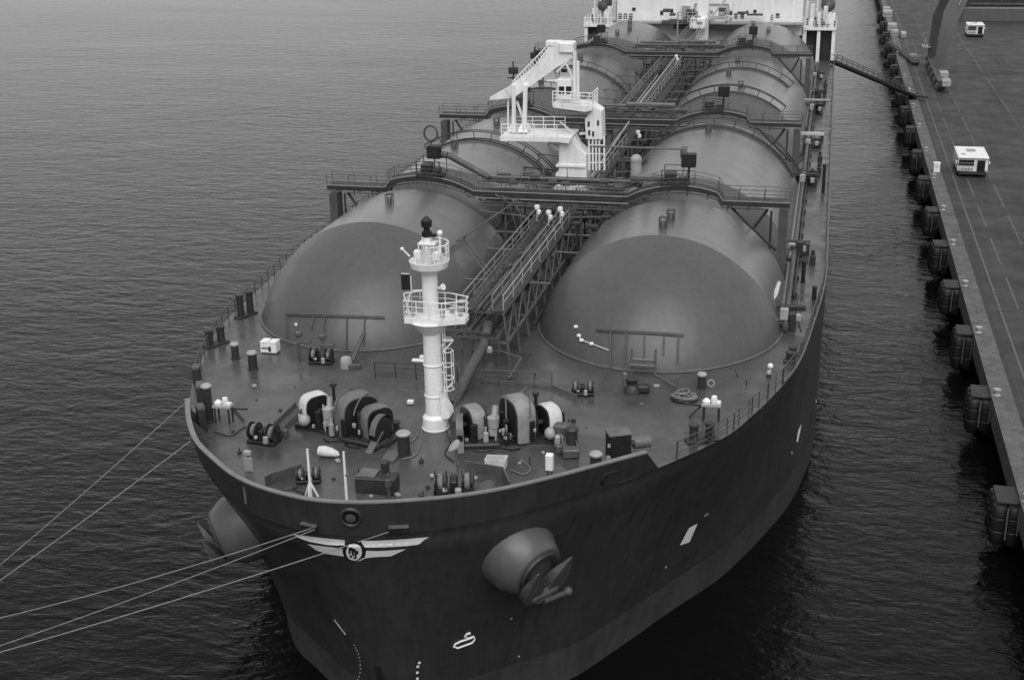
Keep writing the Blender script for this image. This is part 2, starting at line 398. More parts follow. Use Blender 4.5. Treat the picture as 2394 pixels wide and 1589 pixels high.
# deck
db = MB(); r0 = [V((p.x, p.y, 0.0)) for p in HULLROWS[0]]; n_ = len(r0); mid = []
rows = []
for k in range(n_ // 2 + 1):
    a, b_ = r0[k], r0[n_ - 1 - k]; rows.append([a.lerp(b_, q / 12) for q in range(13)])
db.grid(rows); db.build('deck', M_DECK, SHIP, recalc=True)
# bulwark round the bow: plate with a rounded rail cap
bt = crom([tuple(p) for p in BW], 90); bl = crom([tuple(p) for p in inn], 90)
bb = MB(); inner = []
o_top = [V(p) for p in bt]; o_bot = [V((p[0], p[1], 0.0)) for p in bl]
def inward(p, d): q = V((p.x, p.y + 4, 0)); return V((p.x - d * q.x / q.length, p.y + d * .8, p.z))
i_top = [inward(p, .14) for p in o_top]; i_bot = [inward(p, .2) for p in o_bot]
bb.grid([o_bot, o_top, i_top, i_bot])
for e in (0, -1): bb.add([o_bot[e], o_top[e], i_top[e], i_bot[e]], [(0, 1, 2, 3)])
for e, sgn in ((0, -1), (-1, 1)):       # sloping end plate down to the deck edge
    p, q = o_bot[e], o_top[e]; d = V((sgn * .75, 1.0, 0)).normalized() * 1.1
    bb.add([p, q, p + d, inward(p, .15), inward(q, .15), inward(p + d, .15)], [(0, 1, 2), (5, 4, 3), (1, 4, 5, 2)])
bulwark = bb.build('bulwark', M_HULL, SHIP)
cb = MB(); cap_i = [inward(p, .34) for p in o_top]
cb.grid([[p + V((0, 0, .01)) for p in o_top], [p + V((0, 0, .09)) for p in o_top], [p + V((0, 0, .09)) for p in cap_i], [p + V((0, 0, .01)) for p in cap_i]])
cb.build('rail_cap', M_CAP, SHIP)
sb = MB()
for i in range(3, 88, 4):               # stays inside the bulwark
    a, b_ = i_top[i], i_bot[i]; c_ = inward(b_, .75); sd_ = V((-(c_ - b_).y, (c_ - b_).x, 0)).normalized() * .025
    sb.add([a - sd_, b_ - sd_, c_ - sd_, a + sd_, b_ + sd_, c_ + sd_], [(0, 1, 2), (5, 4, 3), (0, 3, 4, 1), (1, 4, 5, 2), (2, 5, 3, 0)])
sb.split('bulwark_stay', M_GREY, SHIP)

# ------------------------------------------------------------------ tanks
TA, TH, TR = 10.77, -2.11, 9.0
def tank_pt(phi, y):            # on the cylinder
    return V((TR * cos(phi), y, TH + TR * sin(phi)))
PH0 = math.asin(-TH / TR)
def head_pt(phi, s, y0, d, sg):
    """s 0 at the rim .. 1 at the pole; sharper crease on the crown than on the flanks"""
    c = .7 + 4.6 * max(0, sin(phi)) ** 2; D = d + c
    th = math.acos(c / D); a = th * s; rr = TR * math.sin(th - a) / math.sin(th)
    yy = D * math.cos(th - a) - c
    return V((rr * cos(phi), y0 + sg * yy, TH + rr * sin(phi)))
def tank_mesh(y0, y1, front=True):
    mb_ = MB(); NP = 48; phis = [PH0 + (pi - 2 * PH0) * i / NP for i in range(NP + 1)]
    ny = max(2, int((y1 - y0) / 2.5))
    mb_.grid([[tank_pt(p, y0 + (y1 - y0) * k / ny) for p in phis] for k in range(ny + 1)])
    return mb_
def head_mesh(y0, sg, d=9.5):
    mb_ = MB(); NP, NS = 56, 26; phis = [pi * i / NP for i in range(NP + 1)]
    mb_.grid([[head_pt(p, s / NS, y0, d, sg) for p in phis] for s in range(NS + 1)]); return mb_
def head_outline(y0, sg, d=9.5, z=.06):
    """half outline of the head where it meets the deck, from the flank (x > 0) to the pole"""
    o = []
    for k in range(0, 30):
        s = k / 29 * .985; lo, hi = 0.0, pi / 2
        if head_pt(hi, s, y0, d, sg).z < z: break
        for _ in range(30):
            m_ = (lo + hi) / 2
            if head_pt(m_, s, y0, d, sg).z < z: lo = m_
            else: hi = m_
        p = head_pt(hi, s, y0, d, sg); o.append(V((p.x, p.y, z)))
    o.append(V((0, o[-1].y + sg * .12, z))); return o
TANKS = [(0, 10.5, 9.5, 5.0), (18.5, 43.0, 5.0, 8.0), (60.8, 92.0, 9.5, 8.5), (110.0, 131.5, 9.5, 4.0)]
TANKO = {}
for ti, (y0, y1, d0, d1) in enumerate(TANKS):
    root = empty('tank', (0, (y0 + y1) / 2, 0))
    tank_mesh(y0, y1).build('cylinder_cover', M_CYL, root, sharp=20)
    head_mesh(y0, -1, d0).build('domed_head', M_HEAD, root, sharp=20)
    head_mesh(y1, 1, d1).build('domed_head', M_HEAD, root, sharp=20)
    h0 = head_outline(y0, -1, d0); h1 = head_outline(y1, 1, d1)
    loop = h0 + [V((-p.x, p.y, p.z)) for p in reversed(h0[:-1])] + [V((-p.x, p.y, p.z)) for p in h1[:-1]] + list(reversed(h1))
    loop = [p for i, p in enumerate(loop) if (p - loop[i - 1]).length > .02]
    rb = MB(); rb.path([V((p.x * 1.006, p.y, .07)) for p in loop], .09, 6, True); rb.build('base_ring', M_PIPE, root)
    for sd_ in (1, -1):
        r = root if sd_ == 1 else copy_tree(root)
        r.parent = SHIP; r.location = V((sd_ * TA, (y0 + y1) / 2, 0)) - wloc(SHIP); TANKO[(ti, sd_)] = r
def crown(y, x=0.0, dz=0.0):
    """point on a tank's cylinder, x off the tank's axis"""
    return V((x, y, TH + sqrt(TR * TR - x * x) + dz))
# ------------------------------------------------------------------ walkway gantries across the tanks
def arch_z(x, lift=.25):
    ax = abs(x)
    if ax < 5.2: return 6.05
    d = ax - TA
    zt = TH + sqrt(max(0, (TR + lift) ** 2 - d * d))
    if ax > TA + 3.2: return max(zt if ax < TA + 2 else 0, 6.05)
    return max(zt, 6.05)
def sweep(mb_, pts, y, w_, h_):
    """flat girder of width w_ (along the ship) and depth h_ hung below the points"""
    r = [[V((p[0], y - w_ / 2, p[1])) for p in pts], [V((p[0], y + w_ / 2, p[1])) for p in pts], [V((p[0], y + w_ / 2, p[1] - h_)) for p in pts], [V((p[0], y - w_ / 2, p[1] - h_)) for p in pts]]
    mb_.grid(r + [r[0]])
    for e in (0, -1): mb_.add([q[e] for q in r], [(0, 1, 2, 3)])
for gi, (gy, gz) in enumerate(((13.6, .3), (47.4, .3), (96.0, .8))):
    G = empty('walkway_gantry', (0, gy, 0), SHIP)
    xs = [-19.3 + 38.6 * i / 96 for i in range(97)]
    pts = [(x, arch_z(x) + gz) for x in xs]
    g_ = MB(); sweep(g_, pts, gy, 1.5, .38)
    sweep(g_, [(x, 6.62 + gz) for x in (-5.4, 0, 7.2)], gy + 2.6, 1.2, .4)
    g_.build('girder', M_DARK, G)
    g_ = MB()
    for yy in (-.66, .66):
        g_.path([(x, gy + yy, max(arch_z(x) - .95, 5.15) + gz if abs(x) < 6 else arch_z(x) - .55 + gz) for x in xs[4:-4]], .07, 5)
        for i in range(30, 67, 3): x = xs[i]; g_.tube((x, gy + yy, arch_z(x) - .3 + gz), (xs[i + 1], gy + yy, max(arch_z(x) - .95, 5.15) + gz), .05, 5); g_.tube((xs[i + 1], gy + yy, max(arch_z(x) - .95, 5.15) + gz), (xs[i + 3], gy + yy, arch_z(xs[i + 3]) - .3 + gz), .04, 5)
        for i in list(range(6, 30, 4)) + list(range(68, 92, 4)): g_.tube((xs[i], gy + yy, arch_z(xs[i]) + gz - .3), (xs[i], gy + yy, arch_z(xs[i]) + gz - .8), .06, 5)
    g_.build('lattice', M_GREY, G)
    for yy in (-.76, .74):
        e_ = MB(); e_.path([(x, gy + yy, arch_z(x) + gz + .03) for x in xs], .045, 5); e_.build('edge_rail', M_RAIL if yy < 0 else M_PIPE, G)
    for (zz, yy), mt_ in zip(((5.55, -.86), (4.95, -.62), (6.75, 2.0), (6.3, 1.95), (5.3, .3), (5.0, 1.6)), (M_RAIL, M_PIPE, M_RAIL, M_PIPE, M_GREY, M_PIPE)):
        e_ = MB(); e_.bar((-6.2 if zz > 5.2 else -5.6, gy + yy, zz + gz), (6.6 if zz > 5.2 else 8.2, gy + yy, zz + gz), .09, .09)
        if yy > 1.9: [e_.tube((x, gy + yy, zz + gz), (x, gy + yy, zz + gz + .9), .035, 5) for x in (-5, -3, -1, 1, 3, 5)]
        e_.build('pipe_run', mt_, G)
    e_ = MB(); e_.box((.3, gy - .7, 5.62 + gz), (11.2, .05, .62)); e_.build('side_plate', M_DARK, G)
    e_ = MB(); R8 = random.Random(gi)
    for j in range(26):
        x = R8.uniform(-5.5, 6.5); e_.box((x, gy + R8.uniform(-.5, 3.0), 6.35 + gz + R8.uniform(0, .5)), (R8.uniform(.2, 1.1), .3, R8.uniform(.15, .5)), bev=.03)
    e_.split('junction_box', M_GREY, G)
    e_ = MB()
    for j in range(7): x = R8.uniform(-5, 6); e_.tube((x, gy + R8.uniform(-.4, .8), 5.2 + gz), (x + R8.uniform(-.4, .4), gy + R8.uniform(-.4, 2), 2.2), .08, 6)
    e_.split('drop_pipe', M_PIPE, G)
    for s in (-1, 1):
        l_ = MB(); l_.box((s * 18.85, gy, (5.3 + gz) / 2), (.7, 1.3, 5.3 + gz)); l_.build('leg', M_GREY, G)
        b_ = MB(); b_.tube((s * 18.4, gy - .3, 2.4), (s * 14.7, gy - .3, 5.5 + gz), .12); b_.tube((s * 16.5, gy - .3, 4.05), (s * 17.6, gy - .3, 5.4 + gz), .12)
        b_.tube((s * 17.9, gy - .3, 0), (s * 17.9, gy - .3, 5.3 + gz), .09); b_.build('brace', M_DARK, G)
    for yy in (-.68, .68):
        r_ = MB(); rp = [V((x, gy + yy, arch_z(x) + gz)) for x in xs]; r_.rail(rp, .95, 2.0, .032, 3); r_.build('railing', M_GREY if yy < 0 else M_PIPE, G)
    for s in (-1, 1):                       # valve platform and lamp box on the crown
        k = MB(); x0 = s * 10.2; zt = 7.05 + gz
        k.box((x0, gy + .2, zt + .25), (2.2, 2.2, .12)); k.box((x0 - .4, gy + .2, zt + .65), (.9, .9, .7), bev=.05); k.box((x0 + .6, gy - .2, zt + .5), (.6, .7, .45), bev=.04)
        for dx in (-1, 1):
            for dy in (-1, 1): k.tube((x0 + dx, gy + .2 + dy, zt - .3), (x0 + dx, gy + .2 + dy, zt + 1.35), .04)
        k.tube((x0 - 1, gy - .8, zt + 1.35), (x0 + 1, gy - .8, zt + 1.35), .035); k.tube((x0 - 1, gy + 1.2, zt + 1.35), (x0 + 1, gy + 1.2, zt + 1.35), .035)
        k.build('valve_platform', M_DARK, G)
        k = MB(); k.box((s * 10.6 + .6, gy + .4, zt + 1.95), (1.15, .7, 1.1), bev=.06); k.tube((s * 10.6 + .6, gy + .4, zt), (s * 10.6 + .6, gy + .4, zt + 1.5), .06); k.build('lamp_box', M_BLACK, G)
    k = MB()
    if gi == 0:
        k.box((8.6, gy + .5, 7.75), (4.2, .8, .5), bev=.12); k.build('pipe_duct', M_PIPE, G)
        k = MB(); k.cyl((6.9, gy + .9, 7.6), .45, 1.5, 14); k.ball((6.9, gy + .9, 9.05), .48, 14); k.build('white_tank', M_PALE, G)
        k = MB(); k.tube((-8.9, gy + .7, 9.0), (-5.4, gy + .7, 7.2), .28, 10); k.tube((-8.9, gy + .7, 9.0), (-9.6, gy + .7, 9.0), .28, 10); k.build('vent_pipe', M_GREY, G)
        k = MB(); k.tube((2.4, gy + 6, 9.0), (10.4, gy + 6, 9.0), .09); k.tube((10.4, gy + 6, 9.0), (10.4, gy + 3, 7.0), .08); k.build('overhead_pipe', M_PIPE, G)
    else:
        k.box((3.6, gy + .6, 7.4 + gz), (5.2, .7, .4), bev=.1); k.tube((-4.5, gy + .9, 7.2 + gz), (1, gy + .9, 7.2 + gz), .16, 8); k.build('pipe_duct', M_PIPE, G)

# walkway arcs over single tanks
def arc_walk(ti, sd_, y, p0, p1, dbl=False):
    T = TANKO[(ti, sd_)]; cx = sd_ * TA; k = MB()
    ph = [radians(p0 + (p1 - p0) * i / 40) for i in range(41)]
    def P(r, dy=0): return [V((cx + r * cos(a), y + dy, TH + r * sin(a))) for a in ph]
    k.path(P(TR + .15), .09, 6); k.path(P(TR + .95), .055, 5); k.path(P(TR + .15, .75), .07, 6)
    if dbl: k.path(P(TR + .95, .75), .055, 5)
    for i in range(0, 41, 4):
        a = ph[i]; k.tube((cx + (TR + .1) * cos(a), y, TH + (TR + .1) * sin(a)), (cx + (TR + .95) * cos(a), y, TH + (TR + .95) * sin(a)), .045, 5)
    k.build('arched_walkway', M_DARK, T)
arc_walk(1, -1, 30.4, 20, 122, True); arc_walk(1, 1, 40.4, 28, 150, True)
arc_walk(2, 1, 61.0, 50, 150, True); arc_walk(2, 1, 80.0, 48, 150, False); arc_walk(2, -1, 61.0, 25, 110); arc_walk(2, -1, 79.0, 30, 110); arc_walk(1, 1, 31.0, 125, 165)
# small fittings and scuffs on the crowns
for ti, (y0, y1, d0, d1) in enumerate(TANKS):
    for sd_ in (-1, 1):
        T = TANKO[(ti, sd_)]; spots = {(0, 1): [(-.1, 2.0), (.2, 4.2)], (0, -1): [(-.5, 5.5)]}.get((ti, sd_), [(RND.uniform(-1.5, 1.5), y0 + f * (y1 - y0)) for f in ((.35, .8) if ti == 1 else (.15, .45, .8))])
        for x, y in spots:
            c = crown(y, x); cx = sd_ * TA; k = MB()
            for dx in (-.25, .25):
                k.tube((cx + x + dx, y, c.z - .1), (cx + x + dx, y, c.z + .75), .05); k.tube((cx + x + dx, y + .4, c.z - .1), (cx + x + dx, y + .4, c.z + .75), .05)
            k.tube((cx + x - .3, y, c.z + .75), (cx + x + .3, y, c.z + .75), .06); k.tube((cx + x - .3, y + .4, c.z + .75), (cx + x + .3, y + .4, c.z + .75), .06)
            k.lathe([(.22, -.1), (.22, .35), (.12, .5)], (cx + x, y + .2, c.z), n=10); k.build('vent_stub', M_GREY, T)

# ------------------------------------------------------------------ centreline pipe trestle
TX0, TX1 = -1.15, 1.6
C = empty('pipe_trestle', (0.2, 50, 0), SHIP)
k = MB(); 
for x in (TX0, TX1): k.bar((x, -9.6, 3.7), (x, 134, 3.7), .16, .22); k.bar((x * 1.15, -9.2, 1.6), (x * 1.15, 134, 1.6), .16, .2)
y = -9.5; i = 0
while y < 133:
    k.bar((TX0, y, 3.7), (TX1, y, 3.7), .12, .16); k.bar((TX0 * 1.15, y, 1.6), (TX1 * 1.15, y, 1.6), .12, .16)
    for x in (TX0, TX1):
        k.bar((x, y, 3.7), (x * 1.15, y, 1.6), .1, .1, (0, 1, 0)); k.bar((x * 1.15, y, 1.6), (x * 1.25, y, 0.0), .14, .14, (0, 1, 0))
        if y < 130: k.bar((x * 1.15, y, 1.6), (x, y + 2.9, 3.7), .07, .07, (0, 0, 1))
    y += 2.9
k.build('frame', M_PIPE, C)
k = MB()
for x0, x1 in ((TX0, TX0 + .75), (TX1 - .75, TX1 + .02)):
    k.box(((x0 + x1) / 2, 62, 3.86), (abs(x1 - x0), 143.5, .05))
k.build('grating', M_DARK, C)
for x, mt in ((TX0, M_RAIL), (TX0 + .75, M_PIPE), (TX1 - .75, M_RAIL), (TX1, M_PALE)):
    k = MB(); k.rail([(x, -9.5, 3.88), (x, 44.5, 4.2)], 1.05, 2.9, .05, 2); k.rail([(x, 50, 4.9), (x, 133, 5.6)], 1.05, 2.9, .05, 2); k.build('railing', mt, C)
for i, (x, z, r, mt) in enumerate(((-.1, 3.95, .13, M_GREY), (.3, 3.95, .11, M_DARK), (.62, 3.9, .07, M_PIPE), (-.35, 2.1, .22, M_GREY), (.4, 2.0, .25, M_DARK), (1.2, 2.05, .12, M_GREY), (-.95, 2.0, .1, M_PIPE))):
    k = MB(); yy = -9.8
    while yy < 128:
        e = min(128, yy + RND.uniform(9, 14)); k.tube((x, yy, z), (x, e, z), r, 8); k.tube((x, e - .12, z), (x, e + .12, z), r * 1.5, 8); yy = e
    k.build('cargo_pipe', mt, C)
k = MB()
for j in range(46):                          # valves and small fittings on the pipes
    yy = RND.uniform(-9, 42) if j < 30 else RND.uniform(50, 110); xx = RND.choice((-.35, -.1, .3, .62)); zz = 4.05
    k.box((xx, yy, zz + .15), (RND.uniform(.15, .3), RND.uniform(.15, .5), RND.uniform(.2, .5)), bev=.03)
    if j % 3 == 0: k.lathe([(.18, 0), (.18, .05)], (xx, yy, zz + .5), n=10); k.tube((xx, yy, zz), (xx, yy, zz + .5), .03, 5)
k.split('valve', M_GREY, C)
# forward end: lower platform, vent trunk and stairs down to the foredeck
k = MB()
for z, w0, w1 in ((2.35, -2.9, .2), (1.95, -2.9, 1.3), (1.1, -2.2, 1.5)): k.bar((w0, -9.8, z), (w1, -9.8, z), .1, .14)
for x in (-2.7, -1.9, -.6, .2, 1.3): k.tube((x, -9.8, 0), (x, -9.8, 2.35 if x < .5 else 2.0), .06)
for z in (1.0, 1.9): k.bar((-2.8, -9.8, z), (-2.8, -7.5, z), .08, .1)
k.tube((1.45, -9.8, 1.1), (3.0, -10.4, .95), .07); k.tube((3.0, -10.4, .95), (2.5, -12.2, .1), .09)
for s in (0, 1, 2): k.tube((-2.0 + s * .5, -9.9, 2.2), (-.9 + s * .5, -7.2, 3.6), .05)
k.build('end_platform', M_GREY, C)
k = MB(); k.path([(.3, -8.6, 2.6), (.3, -9.9, 1.5), (.1, -13.2, .75), (0, -16.6, -.1)], .36, 14); k.build('vent_trunk', M_GREY, C)
k = MB(); k.box((.55, -10.1, 1.25), (.75, .3, .5), bev=.1); k.build('lamp_box', M_PALE, C)
for sx in ((-6.3, -.7), (1.0, 5.6)):
    k = MB(); k.rail([(sx[0], -13.2, 0), (sx[1], -13.0, 0)], 1.05, 1.3, .04, 3); k.build('railing', M_DARK if sx[0] < 0 else M_GREY, C)
k = MB(); k.bar((5.6, -13.0, .15), (7.5, -14.4, .15), .08, .3); k.bar((.9, -12.9, .1), (5.6, -12.95, .1), .06, .2); k.build('coaming', M_PIPE, C)
# cross frames and pipes that fill the gap between the two rows of tanks
k = MB(); ys = [-2, 6.5, 10.5, 17.5, 21, 27, 33, 38, 42, 51, 55, 60, 66, 72, 78, 84, 90, 100, 106, 114, 122]
for y in ys:
    for s in (-1, 1):
        k.tube((s * 1.4, y, 3.2 + (y % 3) * .3), (s * (4.4 if y > 4 else 3.2), y, 3.2 + (y % 3) * .3), .1, 6)
        if y > 8: k.tube((s * 3.1, y, 0), (s * 3.1, y, 5.3), .1, 6); k.tube((s * 1.5, y + .5, 4.9), (s * 5.5, y + .5, 5.2), .07, 6)
k.split('cross_pipe', M_GREY, C)
for s in (-1, 1):
    for j in range(5):
        k = MB(); x = s * (2.1 + j * .55); z = .6 + .75 * j + (j % 2) * .5; k.tube((x, 9 if j else -3, z), (x, 128, z), .1 + .05 * (j % 3), 7); k.build('cargo_pipe', (M_DARK, M_DARK, M_GREY)[j % 3], C)
k = MB()
for j in range(70):
    s = RND.choice((-1, 1)); yy = RND.choice((RND.uniform(9, 24), RND.uniform(40, 60), RND.uniform(88, 112))); xx = s * RND.uniform(2, 5.5); zz = RND.uniform(1.5, 5)
    k.tube((xx, yy, 0), (xx, yy, zz), .07, 6); k.box((xx, yy, zz), (RND.uniform(.3, .9), RND.uniform(.3, .9), RND.uniform(.2, .7)), bev=.05)
k.split('manifold_valve', M_DARK, C)
for (x, y, z) in ((-.9, 12.4, 5.35), (1.05, 12.3, 5.3), (.1, 12.2, 5.0), (-1.6, 46, 5.6), (.9, 94.6, 6.4), (2.6, 45.8, 5.2)):
    k = MB(); k.lathe([(.18, -.2), (.24, 0), (.2, .16), (.05, .2)], (x, y, z), n=9); k.box((x + .2, y - .1, z - .4), (.3, .3, .4), bev=.06); k.tube((x, y, z - 1.2), (x, y, z), .05); k.build('floodlight', M_WHITE, C)
k = MB(); R9 = random.Random(9)
for j in range(40):
    s = R9.choice((-1, 1)); yy = R9.uniform(10, 125); k.box((s * R9.uniform(2.2, 4.2), yy, .9), (R9.uniform(.6, 1.6), R9.uniform(.8, 2.5), R9.uniform(.8, 1.8)), bev=.06)
k.split('dark_gap_filler', M_DARK, C)  # added dark boxes that darken the gap between the tank rows
# ladder frames leaning between trestle and the port forward tank
k = MB()
a = V((-2.1, 1.5, 5.1)); b_ = V((-4.4, 1.5, 4.9)); c_ = V((-1.3, -4.2, 4.0))
for d in (0, .8): k.tube((-4.6, 2 + d, 5.25), (-1.2, -2.4 + d, 3.9), .06); k.tube((-4.6, 2 + d, 5.25), (-2.4, 12.5 + d, 5.9), .05)
for f in (0, .25, .5, .75, 1): p = V((-4.6, 2, 5.25)).lerp(V((-1.2, -2.4, 3.9)), f); k.tube(p, p + V((0, .8, 0)), .05)
k.box((-4.6, 2.4, 5.2), (.5, 1.1, .12)); k.path([(-3.9, 12.2, 6.2), (-2.9, 12, 6.0), (-2.1, 11.6, 4.9), (-1.9, 11.4, 2.5)], .07); k.path([(-4.4, 12.3, 6.3), (-3.2, 12.2, 5.6), (-2.4, 12, 3)], .07)
k.build('access_ladder', M_GREY, C)
# ------------------------------------------------------------------ foremast
MY = -20.4
T = empty('foremast', (0, MY, 0), SHIP)
def mp(u, v, dy=0): return aty(u, v, MY + dy)
k = MB(); k.lathe([(.56, .6), (.52, 6.8), (.47, 7.2), (.45, 10.2)], (0, MY, 0), n=28); k.build('mast_column', M_WHITE, T)
k = MB(); k.lathe([(.80, .0), (.82, .08), (.78, .1), (.74, .75), (.57, .95)], (0, MY, 0), n=28)
k.prism([(.5, .85), (.8, .8), (1.05, .95), (1.0, 1.3), (.78, 1.7), (.55, 2.3), (.5, 2.6)], (0, MY - .45, 0), (1, 0, 0), (0, 0, 1), (0, .9, 0)); k.build('mast_foot', M_WHITE, T)
for z in (4.05, 2.1):
    k = MB(); k.lathe([(.57, 0), (.6, .06), (.57, .12)], (0, MY, z), n=28); k.build('mast_band', M_WHITE, T)
# middle platform
PFT = empty('mast_platform', (0, MY, 7.2), T)
pl = [(-1.35, -.9), (.9, -.95), (2.15, -.35), (2.15, .5), (.9, 1.0), (-1.35, 1.0)]
k = MB(); k.prism(pl, (0, MY, 6.85), (1, 0, 0), (0, 1, 0), (0, 0, .32)); k.lathe([(.55, -.8), (1.25, .0), (1.25, .02)], (-.05, MY, 6.84), n=24); k.build('deck_plate', M_WHITE, PFT)
k = MB(); k.rail([(a, MY + b_, 7.17) for a, b_ in pl], 1.05, .75, .035, 3, True); k.build('railing', M_WHITE, PFT)
k = MB()
for q, (a, b_) in enumerate(((-1, -.4), (-.75, .3), (.85, -.5), (1.2, .3), (1.75, .1), (-1.1, .6))): k.box((a, MY + b_, 7.35 + .05 * (q % 3)), (.25, .25, .4 + .2 * (q % 2)), bev=.04)
k.tube((2.0, MY - .2, 7.5), (2.0, MY - .2, 8.15), .05); k.box((1.95, MY - .2, 8.15), (.35, .25, .25), bev=.05); k.build('lamp', M_PALE, PFT)
k = MB(); k.tube((-1.3, MY - .8, 7.2), (-.95, MY - .8, 8.7), .045); k.tube((-.95, MY - .8, 7.2), (-1.35, MY - .8, 8.6), .045); k.tube((-1.3, MY - .8, 8.65), (-.4, MY - .1, 8.65), .04); k.tube((-1.3, MY - .3, 8.65), (-.4, MY, 8.65), .04)
k.build('bracket', M_WHITE, PFT)
k = MB(); k.box((-1.2, MY - .7, 9.3), (.55, .12, .95), bev=.02); k.build('signal_board', M_BLACK, T)
k = MB(); k.bar((-.9, MY - .7, 8.85), (-.9, MY - .7, 9.7), .05, .05, (0, 1, 0)); k.bar((-1.45, MY - .72, 9.8), (-.95, MY - .72, 9.8), .04, .04); k.build('board_frame', M_WHITE, T)
k = MB(); k.box((.75, MY - .2, 8.95), (.2, .2, .2), bev=.04); k.lathe([(.06, 0), (.2, .4)], (.6, MY - .3, 8.9), (.8, -.3, .35), n=10); k.tube((.4, MY, 8.85), (.75, MY - .2, 8.85), .04); k.build('horn', M_WHITE, T)
# top platform, flared funnel shape
TP = empty('mast_platform', (0, MY, 10.2), T)
k = MB(); k.lathe([(.46, -.45), (.6, -.3), (1.08, .0), (1.16, .38), (1.1, .38), (1.04, .06), (.3, .05)], (.02, MY, 10.1), n=28); k.build('deck_plate', M_WHITE, TP)
k = MB(); ring = [(1.15 * cos(a) + .02, MY + 1.15 * sin(a), 10.55) for a in [2 * pi * i / 20 for i in range(-4, 8)]]; k.rail(ring, .95, .6, .035, 2); k.build('railing', M_WHITE, TP)
k = MB(); k.cyl((-.05, MY, 10.15), .22, 1.85, 14); k.box((.0, MY, 11.5), (1.0, .9, .08)); k.box((-.55, MY - .3, 10.85), (.4, .4, .55), bev=.05); k.box((.55, MY - .2, 10.8), (.5, .4, .5), bev=.06); k.tube((.7, MY, 10.6), (.7, MY, 12.0), .07); k.ball((.72, MY, 12.1), .17)
for dx in (-.45, .45): k.tube((dx, MY - .4, 10.3), (dx, MY - .4, 11.5), .04)
k.tube((-1.0, MY - .4, 10.75), (-1.35, MY - .5, 11.15), .05); k.ball((-1.4, MY - .5, 11.2), .11); [k.tube((.9 * cos(a), MY + .9 * sin(a), 10.2), (.9 * cos(a), MY + .9 * sin(a), 10.5 + .5 * (i % 3)), .05 + .05 * (i % 2), 7) for i, a in enumerate((.4, 1.3, 2.2, 3.3, 4.0, 4.9, 5.6))]; k.build('instrument', M_WHITE, TP)
k = MB(); k.lathe([(.24, 0), (.3, .1), (.3, .3), (.18, .34), (.18, .55), (.3, .6), (.32, .95), (.2, 1.05), (.08, 1.2)], (-.05, MY, 11.85), n=16); k.box((.25, MY, 11.95), (.5, .3, .2), bev=.04); k.build('masthead_lamp', M_BLACK, T)
# ladder with safety hoops, to starboard
k = MB()
for dy in (-.22, .22): k.tube((.72, MY + dy, 1.6), (.72, MY + dy, 7.0), .035); k.tube((1.2, MY + dy, 2.9), (1.2, MY + dy, 5.0), .03)
z = 1.8
while z < 6.9: k.tube((.72, MY - .22, z), (.72, MY + .22, z), .02, 5); z += .3
for z in (2.6, 3.3, 4.1, 5.0, 5.7):
    k.path([(.72, MY - .3, z), (1.05, MY - .36, z), (1.25, MY, z), (1.05, MY + .36, z), (.72, MY + .3, z)], .028, 5)
for z in (1.9, 3.6, 5.3, 6.8): k.tube((.45, MY, z), (.72, MY, z), .035)
k.tube((.75, MY - .2, 5.0), (1.35, MY - .2, 5.75), .05); k.tube((.75, MY - .2, 5.75), (1.35, MY - .2, 5.75), .05); k.tube((.75, MY, 2.5), (1.15, MY, 3.0), .05)
k.build('ladder', M_WHITE, T)
k = MB(); k.box((-.85, MY - .1, 4.3), (.8, .3, .16), bev=.05); k.box((-.65, MY, 4.5), (.3, .25, .2), bev=.04); k.build('lamp', M_WHITE, T)

# ------------------------------------------------------------------ deck crane amidships
CY = 25.0
K = empty('deck_crane', (0, CY, 0), SHIP)
def cp(u, v, dy=0): return aty(u, v, CY + dy)
def q2(pts, dy, th):        # outline in the plane of the crane, extruded along the ship
    o = [cp(u, v) for u, v in pts]; return [(p.x, p.z) for p in o], (0, CY + dy, 0), (1, 0, 0), (0, 0, 1), (0, th, 0)
def zq(zx, zy): return (1100 + zx / 3.92, zy / 3.92)
k = MB(); k.prism(*q2([zq(835, 1250), zq(945, 1235), zq(1000, 1330), zq(1080, 1400), zq(1085, 1600), zq(1090, 1900), zq(800, 1900), zq(805, 1560), zq(835, 1540)], -1.2, 2.4))
k.box((-.3, CY, 6.3), (2.7, 2.7, .2)); k.box((-.3, CY, 2.2), (2.9, 2.9, 4.4)); k.build('pedestal', M_WHITE, K)
k = MB(); k.prism(*q2([zq(318, 1212), zq(835, 1218), zq(960, 1225), zq(940, 1275), zq(830, 1262), zq(320, 1252)], -2.0, 4.0)); k.bar(cp(*zq(670, 1255), -.8), cp(*zq(805, 1375), -.8), .16, .2, (0, 1, 0)); k.bar(cp(*zq(670, 1255), .8), cp(*zq(805, 1375), .8), .16, .2, (0, 1, 0)); k.build('boom_platform', M_WHITE, K)
k = MB(); p0 = cp(*zq(330, 1210)); p1 = cp(*zq(830, 1215))
k.rail([V((p0.x, CY - 1.9, p0.z)), V((p1.x, CY - 1.9, p1.z))], 1.05, 1.0, .05, 3); k.rail([V((p0.x, CY + 1.9, p0.z)), V((p1.x, CY + 1.9, p1.z))], 1.05, 1.0, .05, 3); k.split('railing', M_WHITE, K)
k = MB()
for a, b_, w_ in ((395, 400, .3), (505, 495, .34)):
    for dy in (-.7, .7): k.bar(cp(*zq(a, 780), dy), cp(*zq(b_, 1215), dy), w_, .35, (0, 1, 0))
k.bar(cp(*zq(345, 890)), cp(*zq(345, 1215)), .15, .15, (0, 1, 0)); k.bar(cp(*zq(425, 930)), cp(*zq(480, 1080)), .2, .2, (0, 1, 0)); k.box(cp(*zq(495, 1165)), (.9, 1.9, .6), top=.6); k.box(cp(*zq(400, 1165)), (.7, 1.6, .5), top=.7); k.build('boom_rest', M_WHITE, K)
